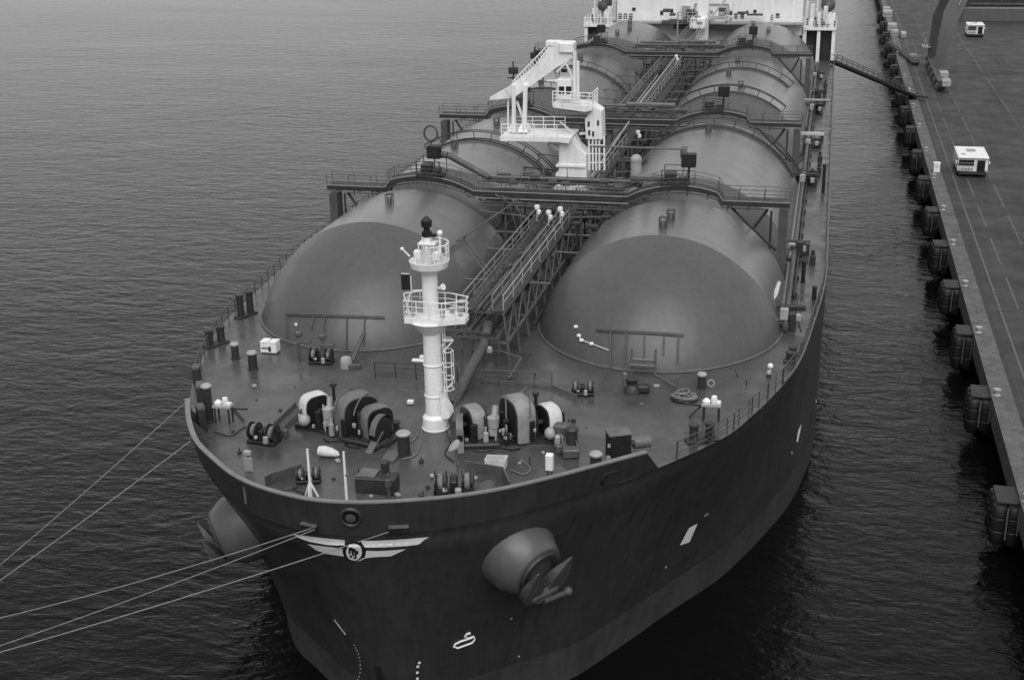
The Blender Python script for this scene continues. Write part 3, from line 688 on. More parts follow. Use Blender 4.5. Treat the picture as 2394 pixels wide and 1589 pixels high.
# folded boom
k = MB(); k.prism(*q2([zq(730, 410), zq(880, 440), zq(960, 480), zq(900, 545), zq(420, 880), zq(370, 870), zq(340, 800), zq(650, 560)], -.55, 1.1)); k.build('boom', M_WHITE, K)
k = MB(); k.prism(*q2([zq(365, 785), zq(420, 815), zq(420, 870), zq(370, 895), zq(185, 912), zq(190, 885)], -.4, .8)); k.build('jib_head', M_WHITE, K)
k = MB(); u0, u1 = zq(700, 425), zq(385, 750)
for dy in (-.45, .45): k.bar(cp(*u0, dy), cp(*u1, dy), .12, .12); k.bar(cp(u0[0] + 5, u0[1] + 10, dy), cp(u1[0] + 12, u1[1] + 8, dy), .1, .1)
for f in range(15):
    u, v = u0[0] + (u1[0] - u0[0]) * f / 14, u0[1] + (u1[1] - u0[1]) * f / 14; k.tube(cp(u, v, -.45), cp(u, v, .45), .04); k.tube(cp(u, v, -.45), cp(u + 5, v + 9, -.45), .04)
for dy in (-.5, .5): k.tube(cp(*zq(700, 470), dy), cp(*zq(480, 760), dy), .1, 8)
k.build('boom_ladder', M_WHITE, K)
k = MB()
for a, z0, z1, dy in ((795, 650, 930, .8), (955, 470, 930, -.9), (985, 560, 930, -.9), (960, 470, 930, .8)): k.bar(cp(*zq(a, z0), dy), cp(*zq(a, z1), dy), .24, .24, (0, 1, 0))
k.bar(cp(*zq(930, 520), -.6), cp(*zq(790, 660), -.3), .2, .2, (0, 1, 0)); k.bar(cp(*zq(880, 590), -.6), cp(*zq(930, 700), -.6), .16, .16, (0, 1, 0)); k.bar(cp(*zq(780, 740), -.6), cp(*zq(990, 720), -.6), .2, .24)
k.bar(cp(*zq(700, 740), -.3), cp(*zq(800, 735), -.3), .12, .12); k.box(cp(*zq(890, 430)), (1.3, 1.6, .9), bev=.1); k.box(cp(*zq(770, 400)), (1.4, 1.1, .5), bev=.05); k.build('king_post', M_WHITE, K)
k = MB(); k.box(cp(*zq(875, 810)), (1.35, 1.5, 1.9), bev=.12); k.build('operator_cab', M_WHITE, K)
k = MB()
for a in (850, 915): c = cp(*zq(a, 815)); k.box((c.x, CY - .76, c.z), (.48, .05, .65))
c = cp(*zq(875, 635)); k.box((c.x, CY - .8, c.z), (.5, .3, .3)); k.build('cab_window', M_GLASS, K)
k = MB(); k.prism(*q2([zq(780, 930), zq(1140, 955), zq(1140, 985), zq(1080, 1000), zq(790, 960)], -1.5, 3.0)); p0 = cp(*zq(785, 935)); p1 = cp(*zq(1138, 955)); k.rail([V((p0.x, CY - 1.5, p0.z)), V((p1.x, CY - 1.5, p1.z)), V((p1.x, CY + 1.5, p1.z))], 1.2, .8, .05, 4); k.build('cab_platform', M_WHITE, K)
k = MB(); k.prism(*q2([zq(1140, 955), zq(1215, 1005), zq(1222, 1260), zq(1075, 1255), zq(1065, 1075), zq(1110, 1020)], -.9, 1.8)); k.build('machinery_house', M_WHITE, K)
k = MB()
for a in (1085, 1120, 1150, 1180, 1225): k.bar(cp(*zq(a, 1250), -.7), cp(*zq(a + 3, 1560), -.7), .14, .14, (0, 1, 0))
for zz in (1330, 1410, 1490): k.bar(cp(*zq(1080, zz), -.7), cp(*zq(1228, zz), -.7), .08, .08)
k.bar(cp(*zq(1000, 1225)), cp(*zq(1080, 1222)), .2, .2); k.bar(cp(*zq(820, 1115)), cp(*zq(950, 1225)), .12, .12); k.bar(cp(*zq(950, 1250), -.8), cp(*zq(1010, 1350), -.8), .06, .06, (0, 1, 0)); k.build('ladder_cage', M_WHITE, K)
k = MB()
for a, b_ in ((1105, 1200), (1140, 1210), (1100, 1120), (1185, 1110)): c = cp(*zq(a, b_)); k.box((c.x, CY - .92, c.z), (.18, .05, .45))
k.build('vent_slot', M_DARK, K)
k = MB(); k.tube((1.75, 16.5, 5.4), (1.75, 45, 6.4), .09, 6); k.tube((1.95, 48, 7.2), (1.95, 84, 7.7), .08, 6); k.tube((1.5, 50, 7.2), (1.5, 70, 7.5), .06, 6); k.build('handrail', M_PALE, C)

# ------------------------------------------------------------------ accommodation block aft
HY = 137.0
A = empty('deckhouse', (1.5, HY, 0), SHIP)
def hp(u, v, dy=0): return aty(u, v, HY + dy)
x0, x1 = hp(1443, 30).x, hp(1875, 60).x
k = MB(); k.box(((x0 + x1) / 2, HY + 13, 13.5), (x1 - x0, 26, 27)); k.build('wall', M_WHITE, A)
k = MB()
for u, v, a, b_ in ((1547, 31, 6, 9), (1570, 26, 5, 9), (1622, 28, 5, 11), (1695, 28, 5, 12), (1708, 31, 5, 8), (1747, 29, 4, 6), (1765, 27, 6, 6), (1818, 37, 6, 9), (1805, 42, 4, 12), (1482, 22, 7, 6)):
    pass
WIN = [(1547, 31, 6, 9), (1571, 27, 5, 10), (1622, 28, 5, 11), (1695, 28, 5, 12), (1709, 31, 5, 8), (1747, 29, 4, 6), (1765, 27, 6, 6), (1818, 37, 7, 9), (1805, 42, 4, 12), (1482, 22, 7, 6), (1660, 66, 5, 6), (1738, 68, 5, 7), (1872, 88, 6, 9)]
for u, v, a, b_ in WIN:
    c = hp(u, v); s_ = ppm(c); f = MB(); f.box((c.x, HY - .03, c.z), (a / s_ + .16, .08, b_ / s_ + .16), bev=.02); fr = f.build('window', M_PALE, A)
    f = MB(); f.box((c.x, HY - .06, c.z), (a / s_, .08, b_ / s_), bev=.01); f.build('pane', M_GLASS, fr)
k = MB(); c0 = hp(1625, 10); c1 = hp(1702, 41)
for p, q in (((c0.x, c0.z), (c1.x, c0.z)), ((c1.x, c0.z), (c1.x, c1.z)), ((c1.x, c1.z), (c0.x, c1.z)), ((c0.x, c1.z), (c0.x, c0.z))): k.bar((p[0], HY - .12, p[1]), (q[0], HY - .12, q[1]), .2, .14, (0, 1, 0))
k.build('recess_frame', M_PALE, A)
c = hp(1604, 27); k = MB(); k.box((c.x, HY - .4, c.z), (1.2, .8, 1.9), bev=.05); k.build('locker', M_PALE, A)
for i in range(4):
    z = 12.6 + 3.3 * i; k = MB(); k.box(((x0 + x1) / 2, HY + 12.6, z), (x1 - x0 + .5, 26.9, .22)); k.build('deck_ledge', M_PALE, A)
    if i < 3:
        for j in range(9):
            xx = x0 + (x1 - x0) * (j + .5) / 9; f = MB(); f.box((xx, HY - .03, z + 1.7), (.95, .08, 1.05), bev=.02); fr = f.build('window', M_PALE, A); f = MB(); f.box((xx, HY - .06, z + 1.7), (.78, .08, .88), bev=.01); f.build('pane', M_GLASS, fr)
k = MB(); k.box(((x0 + x1) / 2, HY + 4, 24.4), (44, 8.4, 3.0), bev=.1); k.build('bridge', M_WHITE, A); k = MB(); k.box(((x0 + x1) / 2, HY - .22, 24.7), (43, .1, 1.1)); k.build('bridge_window', M_GLASS, A)
k = MB(); k.box((1.5, HY + 20, 31), (7, 8, 9), bev=.4, top=.85); k.build('funnel', M_GREY, A); k = MB(); k.tube((1.5, HY + 6, 26), (1.5, HY + 6, 38), .4, 12, .2); k.bar((-2, HY + 6, 33), (5, HY + 6, 33), .25, .25); k.build('radar_mast', M_WHITE, A)
# forward walkway across the house, on brackets
c0, c1 = hp(1445, 48, -2), hp(1880, 50, -2); k = MB(); k.box(((c0.x + c1.x) / 2, HY - 1.2, c0.z - .35), (c1.x - c0.x, 2.3, .25)); k.build('walkway', M_PALE, A)
k = MB(); k.rail([(c0.x, HY - 2.3, c0.z - .2), (c1.x, HY - 2.3, c1.z - .25)], 1.05, 1.3, .05, 3); k.build('railing', M_WHITE, A)
k = MB(); k.box(((c0.x + c1.x) / 2 + 1, HY - 2.1, c0.z - .95), (14, .5, .8)); k.build('girder', M_DARK, A)  # dark band painted in for the shaded gap under the walkway
k = MB()
for u in (1450, 1462, 1475, 1720, 1735): c = hp(u, 40, -1.4); k.box((c.x, c.y, c.z + .1), (.6, .6, .9), bev=.08)
c = hp(1765, 38, -1.4); k.box((c.x, c.y, c.z + .2), (2.6, .8, .35)); k.build('vent_cowl', M_GREY, A)
# second hose-handling post in front of the house
k = MB(); k.box((1.0, 131, 6), (1.9, 1.9, 12), bev=.1); k.box((.4, 129.5, 7.0), (2.6, 2.2, 1.8), bev=.15); k.build('hose_post', M_WHITE, A)
k = MB(); k.rail([(-2.8, 128.2, 7.2), (.2, 128.2, 7.2), (.2, 130, 7.2)], 1.6, .8, .07, 3); k.tube((-2.8, 128.2, 4.5), (-2.8, 128.2, 8.8), .12); k.tube((2.1, 128.5, 7.5), (4.6, 131, 10.6), .14, 8)
for j in range(14): k.box((RND.uniform(-1.5, 6), RND.uniform(128, 131), RND.uniform(6.2, 9)), (RND.uniform(.3, 1.0), .5, RND.uniform(.3, .9)), bev=.08)
k.build('hose_gear', M_PALE, A)
k = MB(); R4 = random.Random(4)
for j in range(22): k.box((R4.uniform(-5.5, 8), R4.uniform(133.2, 134.4), R4.uniform(6.3, 8.6)), (R4.uniform(.4, 1.6), .6, R4.uniform(.3, 1.0)), bev=.08)
k.split('pump_block', M_GREY, A)
# bridge-wing boat decks either side
for s, (ua, ub, vt) in ((-1, (1365, 1440, 60)), (1, (1878, 1955, 68))):
    pa, pb = hp(ua, vt), hp(ub, vt); xa, xb, z = pa.x, pb.x, (pa.z + pb.z) / 2
    Wd = empty('boat_deck', ((xa + xb) / 2, HY + 4, z), A)
    k = MB(); k.box(((xa + xb) / 2, HY + 4, z), (xb - xa, 8.4, .45)); k.build('deck_plate', M_WHITE, Wd)
    k = MB()
    xo, xi = (xa, xb) if s < 0 else (xb, xa)
    for x in (xo - s * .35, (xo + xi) / 2 - s * .1, xi + s * .3):
        for y in (HY + .3, HY + 7.5): k.box((x, y, (z - .3) / 2), (.55 if y < HY + 1 else .4, .5, z - .3))
    k.split('support_post', M_WHITE, Wd)
    k = MB(); k.box(((xa + xb) / 2, HY + 4.4, (z - .3) / 2), (abs(xb - xa) - .9, 5.5, z - .35)); k.build('shade_backing', M_DARK, Wd)  # dark block stands in for the shaded interior behind the posts
    k = MB(); k.rail([(xi, HY - .1, z + .2), (xo, HY - .1, z + .2), (xo, HY + 8, z + .2)], 1.1, .9, .05, 3); k.build('railing', M_WHITE, Wd)
    k = MB()
    for j in range(30): 
        xx = RND.uniform(min(xa, xb) + .3, max(xa, xb) - .3); yy = HY + RND.uniform(.4, 6); hh = RND.choice((.6, 1.2, 2.2, 4.0)) * RND.uniform(.6, 1.1)
        k.box((xx, yy, z + .2 + hh / 2), (RND.uniform(.25, .8), RND.uniform(.3, .8), hh), bev=.08)
    k.split('boat_deck_gear', M_WHITE, Wd)
    k = MB()
    for j in range(14):
        xx = RND.uniform(min(xa, xb) + .3, max(xa, xb) - .3); hh = RND.uniform(.3, 1.4); k.box((xx, HY + RND.uniform(.2, 2.5), z + .3 + hh / 2), (.3, .3, hh), bev=.06)
    k.split('boat_deck_gear', M_GREY, Wd)
    c = hp(1410 if s < 0 else 1936, 14, 3); 
    k = MB()
    for y in (HY + 3.2, HY + 8.2): k.path([(c.x - s * 1.6, y, z), (c.x - s * 1.7, y, c.z + 1.5), (c.x - s * .8, y, c.z + 2.4), (c.x + s * .3, y, c.z + 2.3)], .16, 8); k.tube((c.x, y, c.z + 2.3), (c.x, y, c.z + .9), .05)
    k.build('davit', M_WHITE, Wd)
    k = MB(); prof = [(.05, -3.4), (.65, -3.1), (1.05, -2.3), (1.2, -1), (1.2, 1.2), (1.05, 2.4), (.6, 3.2), (.05, 3.5)]
    lb = empty('lifeboat', (c.x, HY + 5.6, c.z)); tag(lb, 'dark enclosed lifeboat hanging on davits %s of the white deckhouse' % ('over the open-water side' if s < 0 else 'over the quay side'), 'lifeboat', 'lifeboats beside the deckhouse')
    k.lathe(prof, (c.x, HY + 5.6, c.z), (0, 1, 0), n=20); k.build('hull', M_GREY, lb)
    k = MB(); k.box((c.x, HY + 6.6, c.z + 1.2), (1.1, 1.5, .6), bev=.15); k.build('steering_cabin', M_GREY, lb)
# ------------------------------------------------------------------ foredeck machinery
def rot2(x, y, a): return (x * cos(a) - y * sin(a), x * sin(a) + y * cos(a))
def winch(sg, cx, cy, rz):
    Wn = empty('mooring_winch', (cx, cy, 0), SHIP)
    ax = V((cos(rz), sin(rz), 0)); pn = V((-sin(rz), cos(rz), 0)); O = V((cx, cy, 0))
    def P(s, t, z): return O + ax * (s * sg) + pn * t + V((0, 0, z))
    def drum(s, L, r, mat, zc, tw=-.42, dt=0.0):
        c0 = P(s, dt, 0); a2 = rz + tw * sg; ax2 = V((cos(a2), sin(a2), 0)); pn2 = V((-sin(a2), cos(a2), 0))
        def Q(q, t, z): return c0 + ax2 * q + pn2 * t + V((0, 0, z))
        D = empty('winch_drum', c0, Wn)
        n_ = 18; prof = [(-r * .96, zc - r * .9)] + [(r * math.copysign(abs(cos(a)) ** .62, cos(a)), zc + r * abs(sin(a)) ** .72) for a in [pi - pi * i / n_ for i in range(n_ + 1)]] + [(r * .96, zc - r * .9)]
        k = MB(); rows = []
        for q, sc_ in ((-L / 2, .95), (-L / 2 + .07, 1), (0, 1.012), (L / 2 - .07, 1), (L / 2, .95)): rows.append([Q(q, t * sc_, zc + (z - zc) * sc_) for t, z in prof])
        k.grid(rows)
        for e in (0, -1): k.add(rows[e], [tuple(range(len(prof)))])
        k.build('canvas_cover', mat, D, sharp=55)
        for q in (-L / 2 - .04, L / 2 + .04):
            k = MB(); k.prism([(t * .9, zc + (z - zc) * .9) for t, z in prof], Q(q, 0, 0) - ax2 * .05, pn2, (0, 0, 1), ax2 * .1); k.build('flange', M_BLACK, D)
        k = MB(); k.tube(Q(-L / 2 - .4, 0, zc - .1), Q(L / 2 + .4, 0, zc - .1), .16, 10); k.build('shaft', M_DARK, D)
        return D
    k = MB(); k.box(P(.2, .1, .12), (6.6, 2.3, .24), rz); k.box(P(1.9, -.9, .16), (2.6, 1.3, .3), rz, bev=.08); k.build('base_plate', M_DARK, Wn)
    BS = .75 if sg > 0 else -.45; GS = 0 if sg > 0 else 1.75
    drum(-2.3, .8, .9, M_CANVAS, 1.15); drum(BS, 1.15, 1.28, M_CANVASG if sg > 0 else M_CANVASM, 1.3); drum(2.15, .85, .95, M_CANVASG if sg > 0 else M_CANVASM, 1.12)
    # gearcase, motor, frames
    k = MB(); k.box(P(-1.15 + GS * .0 - (0 if sg > 0 else .3), 0, .8), (.35, 1.5, 1.5), rz, bev=.12); k.box(P(-.35 + GS, .1, .7), (.6, 1.3, 1.2), rz, bev=.15); k.box(P(1.45, .1, .9), (.18, 1.9, 1.7), rz, bev=.06); k.split('bearing_frame', M_DARK, Wn)
    k = MB(); k.lathe([(.1, -.35), (.33, -.3), (.36, .3), (.1, .38)], P(-.75 + GS, -.75, 1.35), (0, 0, 1), n=14); k.box(P(-.7 + GS, -.8, .75), (.5, .4, .55), rz, bev=.1); k.tube(P(-.8 + GS, -.55, 1.5), P(-.9 + GS, -.3, 2.2), .18, 10); k.build('hydraulic_motor', M_PALE, Wn)
    k = MB(); k.tube(P(-.85 + GS, -1.0, .1), P(-.95 + GS, -.95, 1.9), .06); k.tube(P(-.25 + GS, -1.2, .1), P(-.3 + GS, -1.1, 1.2), .08); k.box(P(-.3 + GS, -1.15, .5), (.3, .25, .8), rz, bev=.05); k.lathe([(.28, -.03), (.34, 0), (.28, .03)], P(-2.6, -1.15, .75), -pn, n=16); k.ball(P(-2.3, -1.1, .7), .38, 12); k.split('control_stand', M_PALE, Wn)
    # brake drum with band to the inner side
    k = MB(); k.lathe([(.2, -.16), (.85, -.16), (.85, .16), (.2, .16)], P(2.95, -.7, .85), ax, n=26); k.build('brake_drum', M_BLACK, Wn)
    k = MB(); pts = [P(2.95, -.7 + .95 * cos(a), .85 + .95 * sin(a)) for a in [radians(-20 + 13 * i) for i in range(16)]]
    r1 = [p + ax * .2 for p in pts]; r2_ = [p - ax * .2 for p in pts]; k.grid([r1, r2_]); k.grid([[p + V((0, 0, .06)) for p in r1], [p + V((0, 0, .06)) for p in r2_]])
    k.box(P(2.95, -1.45, .45), (.45, 1.6, .1), rz, rx=.6); k.tube(P(2.95, -1.0, 1.0), P(2.95, -1.1, 1.5), .12, 8); k.build('brake_band', M_PIPE, Wn)
    # hooped cover rim on the big drum
    for q in (BS - .7, BS + .7):
        k = MB(); k.path([P(q, 1.33 * cos(a), 1.3 + 1.33 * sin(a)) for a in [pi * i / 18 for i in range(1, 17)]], .045, 5); k.build('cover_hoop', M_PIPE, Wn)
    k = MB(); R3 = random.Random(11 + sg)
    for j in range(30): hh = R3.uniform(.2, 1.6); k.box(P(R3.uniform(-1.6, 2.6), R3.uniform(-1.3, .9), .2 + hh / 2), (R3.uniform(.12, .4), R3.uniform(.12, .4), hh), R3.uniform(0, 1.5), bev=.03)
    k.split('gear_block', M_BLACK, Wn)
    k = MB()
    for j in range(12): c = P(R3.uniform(-1.6, 2.6), R3.uniform(-1.5, -.7), R3.uniform(.3, 1.0)); k.box(c, (R3.uniform(.1, .25), R3.uniform(.1, .25), R3.uniform(.15, .5)), R3.uniform(0, 1.5), bev=.03)
    k.split('fitting', M_PALE, Wn)
    k = MB(); pts = [P(-.5 + j * .35 + .2 * sin(j * 2.1), -1.7 - .25 * sin(j * 1.3), .06) for j in range(8)]; k.path(pts, .05, 5); k.build('hose', M_BLACK, Wn)
    k = MB(); k.tube(P(-1.55, .95, .2), P(-1.55, .95, 2.3), .1, 8); k.box(P(-1.55, .95, 2.35), (.4, .3, .18), rz, bev=.04); k.build('brake_lever', M_BLACK, Wn)
    # chain stopper and chute running forward and outboard
    a, b_ = P(-3.0, -.4, 1.0), P(-3.35, -2.6, .15)
    k = MB(); k.bar(a, b_, .75, .18); 
    for s_ in (-.4, .4): k.bar(a + ax * s_ + V((0, 0, .2)), b_ + ax * s_ + V((0, 0, .2)), .08, .45)
    k.box(P(-3.35, -2.9, .3), (.95, .7, .55), rz, bev=.08); k.box(P(-2.7, -2.5, .35), (.4, .35, .5), rz, bev=.06); k.tube(P(-3.0, -.4, 1.0), P(-3.0, -.4, .1), .09); k.tube(P(-3.2, .5, 0), P(-3.2, .5, 1.3), .05); k.tube(P(-3.2, .5, 1.3), P(-2.6, .2, 1.4), .05)
    k.build('chain_stopper', M_GREY, Wn)
    return Wn
winch(1, -5.05, -21.9, -.26)
winch(-1, 4.75, -20.9, .26)
def part(k, name, mat, label=None, **kw): return k.build(name, mat, SHIP, label=label, **kw)
D0 = lambda u, v: at(u, v, 0.0)
def hgt(u, v, u2, v2):           # height of a thing standing at (u, v) whose top is at (u2, v2)
    p = D0(u, v); return aty(u2, v2, p.y).z
# bollards and mushroom vents
def vent(u, v, vt, r, cap=True, mt=M_DARK, lab=None):
    p = D0(u, v); h = max(.35, hgt(u, v, u, vt)); B = empty('mushroom_vent', p, SHIP)
    k = MB(); k.lathe([(r * 1.25, 0), (r * 1.25, .06), (r, .08), (r, h - .12)], p, n=18); k.build('trunk', mt, B)
    k = MB(); k.lathe([(r * 1.15, h - .16), (r * 1.22, h - .06), (r * .9, h + .04), (.02, h + .07)], p, n=18); k.build('cap', M_PALE if cap else mt, B); return B
vent(592, 862, 822, .3); vent(551, 838, 802, .26); vent(1640, 907, 872, .26); vent(1393, 1097, 1058, .32); vent(1337, 1052, 1000, .33, False); vent(945, 1062, 1010, .36); vent(490, 985, 900, .28)
vent(1797, 882, 868, .14)
def bitts(u, v, vt, w_, rz=0.0, r=.26, gap=1.0):
    """a pair of mooring posts on a common base"""
    p = D0(u, v); h = max(.5, hgt(u, v, u, vt)); B = empty('mooring_bitts', p, SHIP)
    k = MB(); k.box(p + V((0, 0, .08)), (gap + .9, .75, .16), rz, bev=.04); k.build('base_plate', M_DARK, B)
    for s in (-1, 1):
        d = rot2(s * gap / 2, 0, rz); k = MB(); k.lathe([(r, 0), (r, h - .12), (r * 1.25, h - .1), (r * 1.25, h), (r, h + .03)], (p.x + d[0], p.y + d[1], .15), n=16); k.build('bitt', M_DARK, B)
    return B
bitts(575, 738, 690, 1, 1.2); bitts(505, 806, 772, 1, 1.1); bitts(1850, 838, 822, .8, 1.4); bitts(905, 1010, 990, 1, .2); bitts(1640, 1030, 995, 1, .5)
# dark fairlead housings at the port shoulder
for u, v, d, rz in ((472, 948, (1.1, .5, 1.45), -1.1), (474, 1003, (.9, .5, 1.5), -.95), (462, 893, (.8, .5, 1.1), -1.2)):
    p = D0(u, v); h = d[2]; B = empty('fairlead', p, SHIP); k = MB(); k.box(p + V((0, 0, h / 2)), d, rz, bev=.06); k.build('housing', M_DARK, B)
    k = MB(); k.box(p + V((0, 0, h + .03)), (d[0] * .9, d[1] * .9, .06), rz); k.build('top_plate', M_GREY, B)
for u, v, sgn in ((525, 985, 1), (1662, 982, -1)):       # instrument tables by the shoulder rails
    p = D0(u, v); B = empty('valve_table', p, SHIP)
    k = MB(); k.box(p + V((0, 0, 1.05)), (1.15, .7, .12)); k.build('top', M_PALE, B)
    k = MB()
    for a in (-.45, .45):
        for b_ in (-.25, .25): k.tube(p + V((a, b_, 0)), p + V((a, b_, 1.0)), .06)
    k.bar(p + V((sgn * .5, 0, 1.0)), p + V((sgn * 1.3, 0, .1)), .3, .06); k.bar(p + V((sgn * .5, 0, .9)), p + V((sgn * 1.6, 0, .95)), .12, .1); k.split('leg_frame', M_DARK, B)
    k = MB(); k.lathe([(.22, 0), (.25, .15), (.1, .3)], p + V((-.3, 0, 1.11)), n=10); k.lathe([(.15, 0), (.2, .3), (.16, .45), (.05, .5)], p + V((.15, .05, 1.11)), n=10); k.box(p + V((.42, 0, 1.2)), (.25, .3, .18), bev=.03); k.build('valve', M_WHITE, B)
# small rope winches
def small_winch(u, v, rz, s=1.0, drums=2):
    p = D0(u, v); B = empty('rope_winch', p, SHIP); ax = V((cos(rz), sin(rz), 0))
    k = MB(); k.box(p + V((0, 0, .12)), (1.9 * s, 1.1 * s, .22), rz, bev=.04); k.box(p + V((0, 0, .5 * s)), (.35 * s, .8 * s, .8 * s), rz, bev=.06); k.build('base', M_BLACK, B)
    for q in (-.62, .62):
        k = MB(); c = p + ax * (q * s) + V((0, 0, .72 * s))
        k.lathe([(.1, -.28 * s), (.55 * s, -.28 * s), (.55 * s, -.22 * s), (.3 * s, -.2 * s), (.34 * s, 0), (.3 * s, .2 * s), (.55 * s, .22 * s), (.55 * s, .28 * s), (.1, .28 * s)], c, ax, n=20)
        for a in range(6): k.bar(c + ax * (.3 * s), c + ax * (.3 * s) + V((-ax.y * cos(a), ax.x * cos(a), sin(a))) * .5 * s, .06, .06)
        k.build('drum', M_DARK, B)
        k = MB(); k.lathe([(.3 * s, -.16 * s), (.4 * s, -.1 * s), (.42 * s, .1 * s), (.3 * s, .16 * s)], c, ax, n=16); k.build('wound_rope', M_ROPED, B)
    k = MB(); k.box(p + V((.35 * s, -.5 * s, .4 * s)), (.3 * s, .3 * s, .5 * s), rz, bev=.05); k.ball(p + V((-.3 * s, -.5 * s, .5 * s)), .14 * s, 8); k.split('motor', M_PALE, B)
small_winch(618, 1033, -.1, .95); small_winch(1062, 1158, .25, 1.15); small_winch(722, 1126, .3, .7); small_winch(1362, 922, .2, .75); small_winch(752, 848, .1, .85)
# bow: breakwater, jack poles, stowage
k = MB()
for pl in ([(622, 1138), (634, 1131), (706, 1108)], [(1088, 1101), (1176, 1116), (1192, 1150)]):
    q = [D0(*a) for a in pl]
    for a, b_ in zip(q, q[1:]): k.bar(a + V((0, 0, .32)), b_ + V((0, 0, .32)), .1, .64)
k.split('breakwater', M_GREY, SHIP)
for ub, vb, ut, vt in ((727, 1162, 725, 1050), (811, 1174, 807, 1056)):
    p = D0(ub, vb); h = hgt(ub, vb, ut, vt); J = empty('jack_pole', p, SHIP); k = MB(); k.tube(p, p + V((0, 0, h)), .085, 10, .06); k.build('pole', M_WHITE, J)
    if ub < 800:
        k = MB()
        for a in range(3): k.bar(p + V((.42 * cos(a * 2.1 + .5), .3 * sin(a * 2.1 + .5), 0)), p + V((0, 0, .95)), .07, .1)
        k.build('tripod_stay', M_WHITE, J)
    else:
        k = MB(); k.box(p + V((.12, 0, h * .55)), (.2, .12, .12)); k.build('bracket', M_PIPE, J)
p = D0(875, 1150); B = empty('stowage_bin', p, SHIP)
k = MB(); k.box(p + V((.1, .3, .45)), (2.2, 1.1, .9), .05, bev=.05); k.box(p + V((.4, .8, 1.0)), (.35, .5, 1.0), bev=.04); k.build('bin', M_DARK, B); k = MB(); k.box(p + V((-.4, .3, .95)), (1.0, 1.0, .08)); k.tube(p + V((-.9, -.2, 0)), p + V((-.9, -.2, 1.0)), .05); k.build('lid', M_PIPE, B)
p = D0(917, 1065); k = MB(); k.prism([(-.35, -.9), (.4, -.9), (.42, .2), (.0, .75), (-.38, .3)], p + V((0, 0, .02)), (1, 0, 0), (0, 1, 0), (0, 0, .12)); part(k, 'deck_hatch', M_PIPE)
p = D0(910, 1168); k = MB(); k.tube(p, p + V((0, 0, 1.5)), .09, 8); k.box(p + V((0, 0, 1.0)), (.3, .3, .5), bev=.05); part(k, 'bow_light_post', M_GREY)
p = D0(582, 1098); B = empty('lamp_post', p, SHIP); k = MB(); k.tube(p, p + V((0, 0, 1.0)), .05); k.build('post', M_PIPE, B); k = MB(); k.box(p + V((0, 0, 1.05)), (.42, .3, .28), bev=.05); k.box(p + V((.1, -.2, .45)), (.5, .1, .8)); k.build('lamp', M_PALE, B)
# starboard bow: dark cabinet, fan trunk, controls
p = D0(1440, 1070); B = empty('electrical_cabinet', p, SHIP); k = MB(); k.box(p + V((.1, .2, .75)), (1.25, 1.0, 1.5), .45, bev=.05); k.build('cabinet', M_BLACK, B)
k = MB(); k.box(p + V((.1, .2, 1.54)), (1.35, 1.1, .07), .45); k.build('roof', M_PIPE, B); k = MB(); k.lathe([(.35, -.5), (.35, .5)], p + V((1.35, .7, .8)), V((1, .5, 0)), n=16); k.box(p + V((.8, .45, .95)), (.5, .4, .4), .45, bev=.06); k.build('blower', M_PIPE, B)
k = MB(); k.box(p + V((-.32, -.5, .95)), (.16, .08, .2), .45); k.lathe([(.16, -.03), (.16, .04)], p + V((-.35, -.55, .2)), (-.4, -.9, 0), n=12); k.build('gauge', M_PALE, B)
p = D0(1308, 1046); B = empty('control_box', p, SHIP); k = MB(); k.box(p + V((.1, .5, .65)), (1.0, .7, 1.3), bev=.12); k.build('housing', M_GREY, B); k = MB(); k.box(p + V((0, -.1, .45)), (.5, .4, .8), bev=.1); k.build('handwheel', M_PALE, B)
p = D0(1302, 1000); k = MB(); k.box(p + V((0, 0, .4)), (.7, .5, .6), bev=.08); k.tube(p + V((.4, 0, 0)), p + V((.4, 0, 1.0)), .06); part(k, 'rope_guide', M_DARK)
p = D0(1285, 1112); B = empty('equipment_locker', p, SHIP); k = MB(); k.box(p + V((0, 0, .85)), (.42, .4, .95), bev=.04); k.build('locker', M_WHITE, B); k = MB(); k.tube(p + V((.12, 0, 0)), p + V((.12, 0, .4)), .06); k.tube(p + V((-.1, 0, 0)), p + V((-.1, 0, .4)), .06); k.build('leg', M_GREY, B)
p = D0(1068, 1080); B = empty('searchlight', p, SHIP); k = MB(); k.lathe([(.05, -.12), (.38, -.08), (.42, .06), (.36, .08), (.02, .1)], p + V((-.1, 0, 1.0)), (-.6, -.3, .75), n=20); k.build('lamp_head', M_PALE, B); k = MB(); k.tube(p, p + V((0, 0, .9)), .07, 8); k.tube(p + V((0, 0, .02)), p + V((.3, -.4, .02)), .06); k.build('stand', M_PIPE, B)
# starboard: capstan under the tank, pipework, port pump
p = D0(1478, 917); B = empty('capstan', p, SHIP); k = MB(); k.lathe([(.55, 0), (.5, .3), (.3, .55), (.34, .8), (.45, .95), (.1, 1.0)], p, n=20); k.box(p + V((.7, .1, .3)), (.8, .6, .5), bev=.1); k.build('capstan_head', M_DARK, B)
k = MB(); k.box(p + V((-.5, .1, .8)), (.3, .4, 1.0), .4, bev=.08); k.build('cover', M_PIPE, B)
p1, p2 = D0(1487, 880), D0(1540, 880); k = MB()
k.tube(p1 + V((-.3, 0, 1.2)), p1 + V((1.2, 0, 1.2)), .1); k.tube(p1 + V((-.3, 0, 0)), p1 + V((-.3, 0, 1.9)), .08); k.tube(p1 + V((1.25, 0, .2)), p1 + V((1.25, 0, 2.0)), .09); k.tube(p1 + V((1.25, 0, .25)), D0(1582, 915) + V((0, .1, .25)), .07); k.tube(D0(1582, 915) + V((0, .1, 0)), D0(1582, 915) + V((0, .1, 1.0)), .08); k.box(p1 + V((.4, 0, .8)), (1.7, .3, .25), bev=.05)
part(k, 'ballast_pipe', M_PIPE)
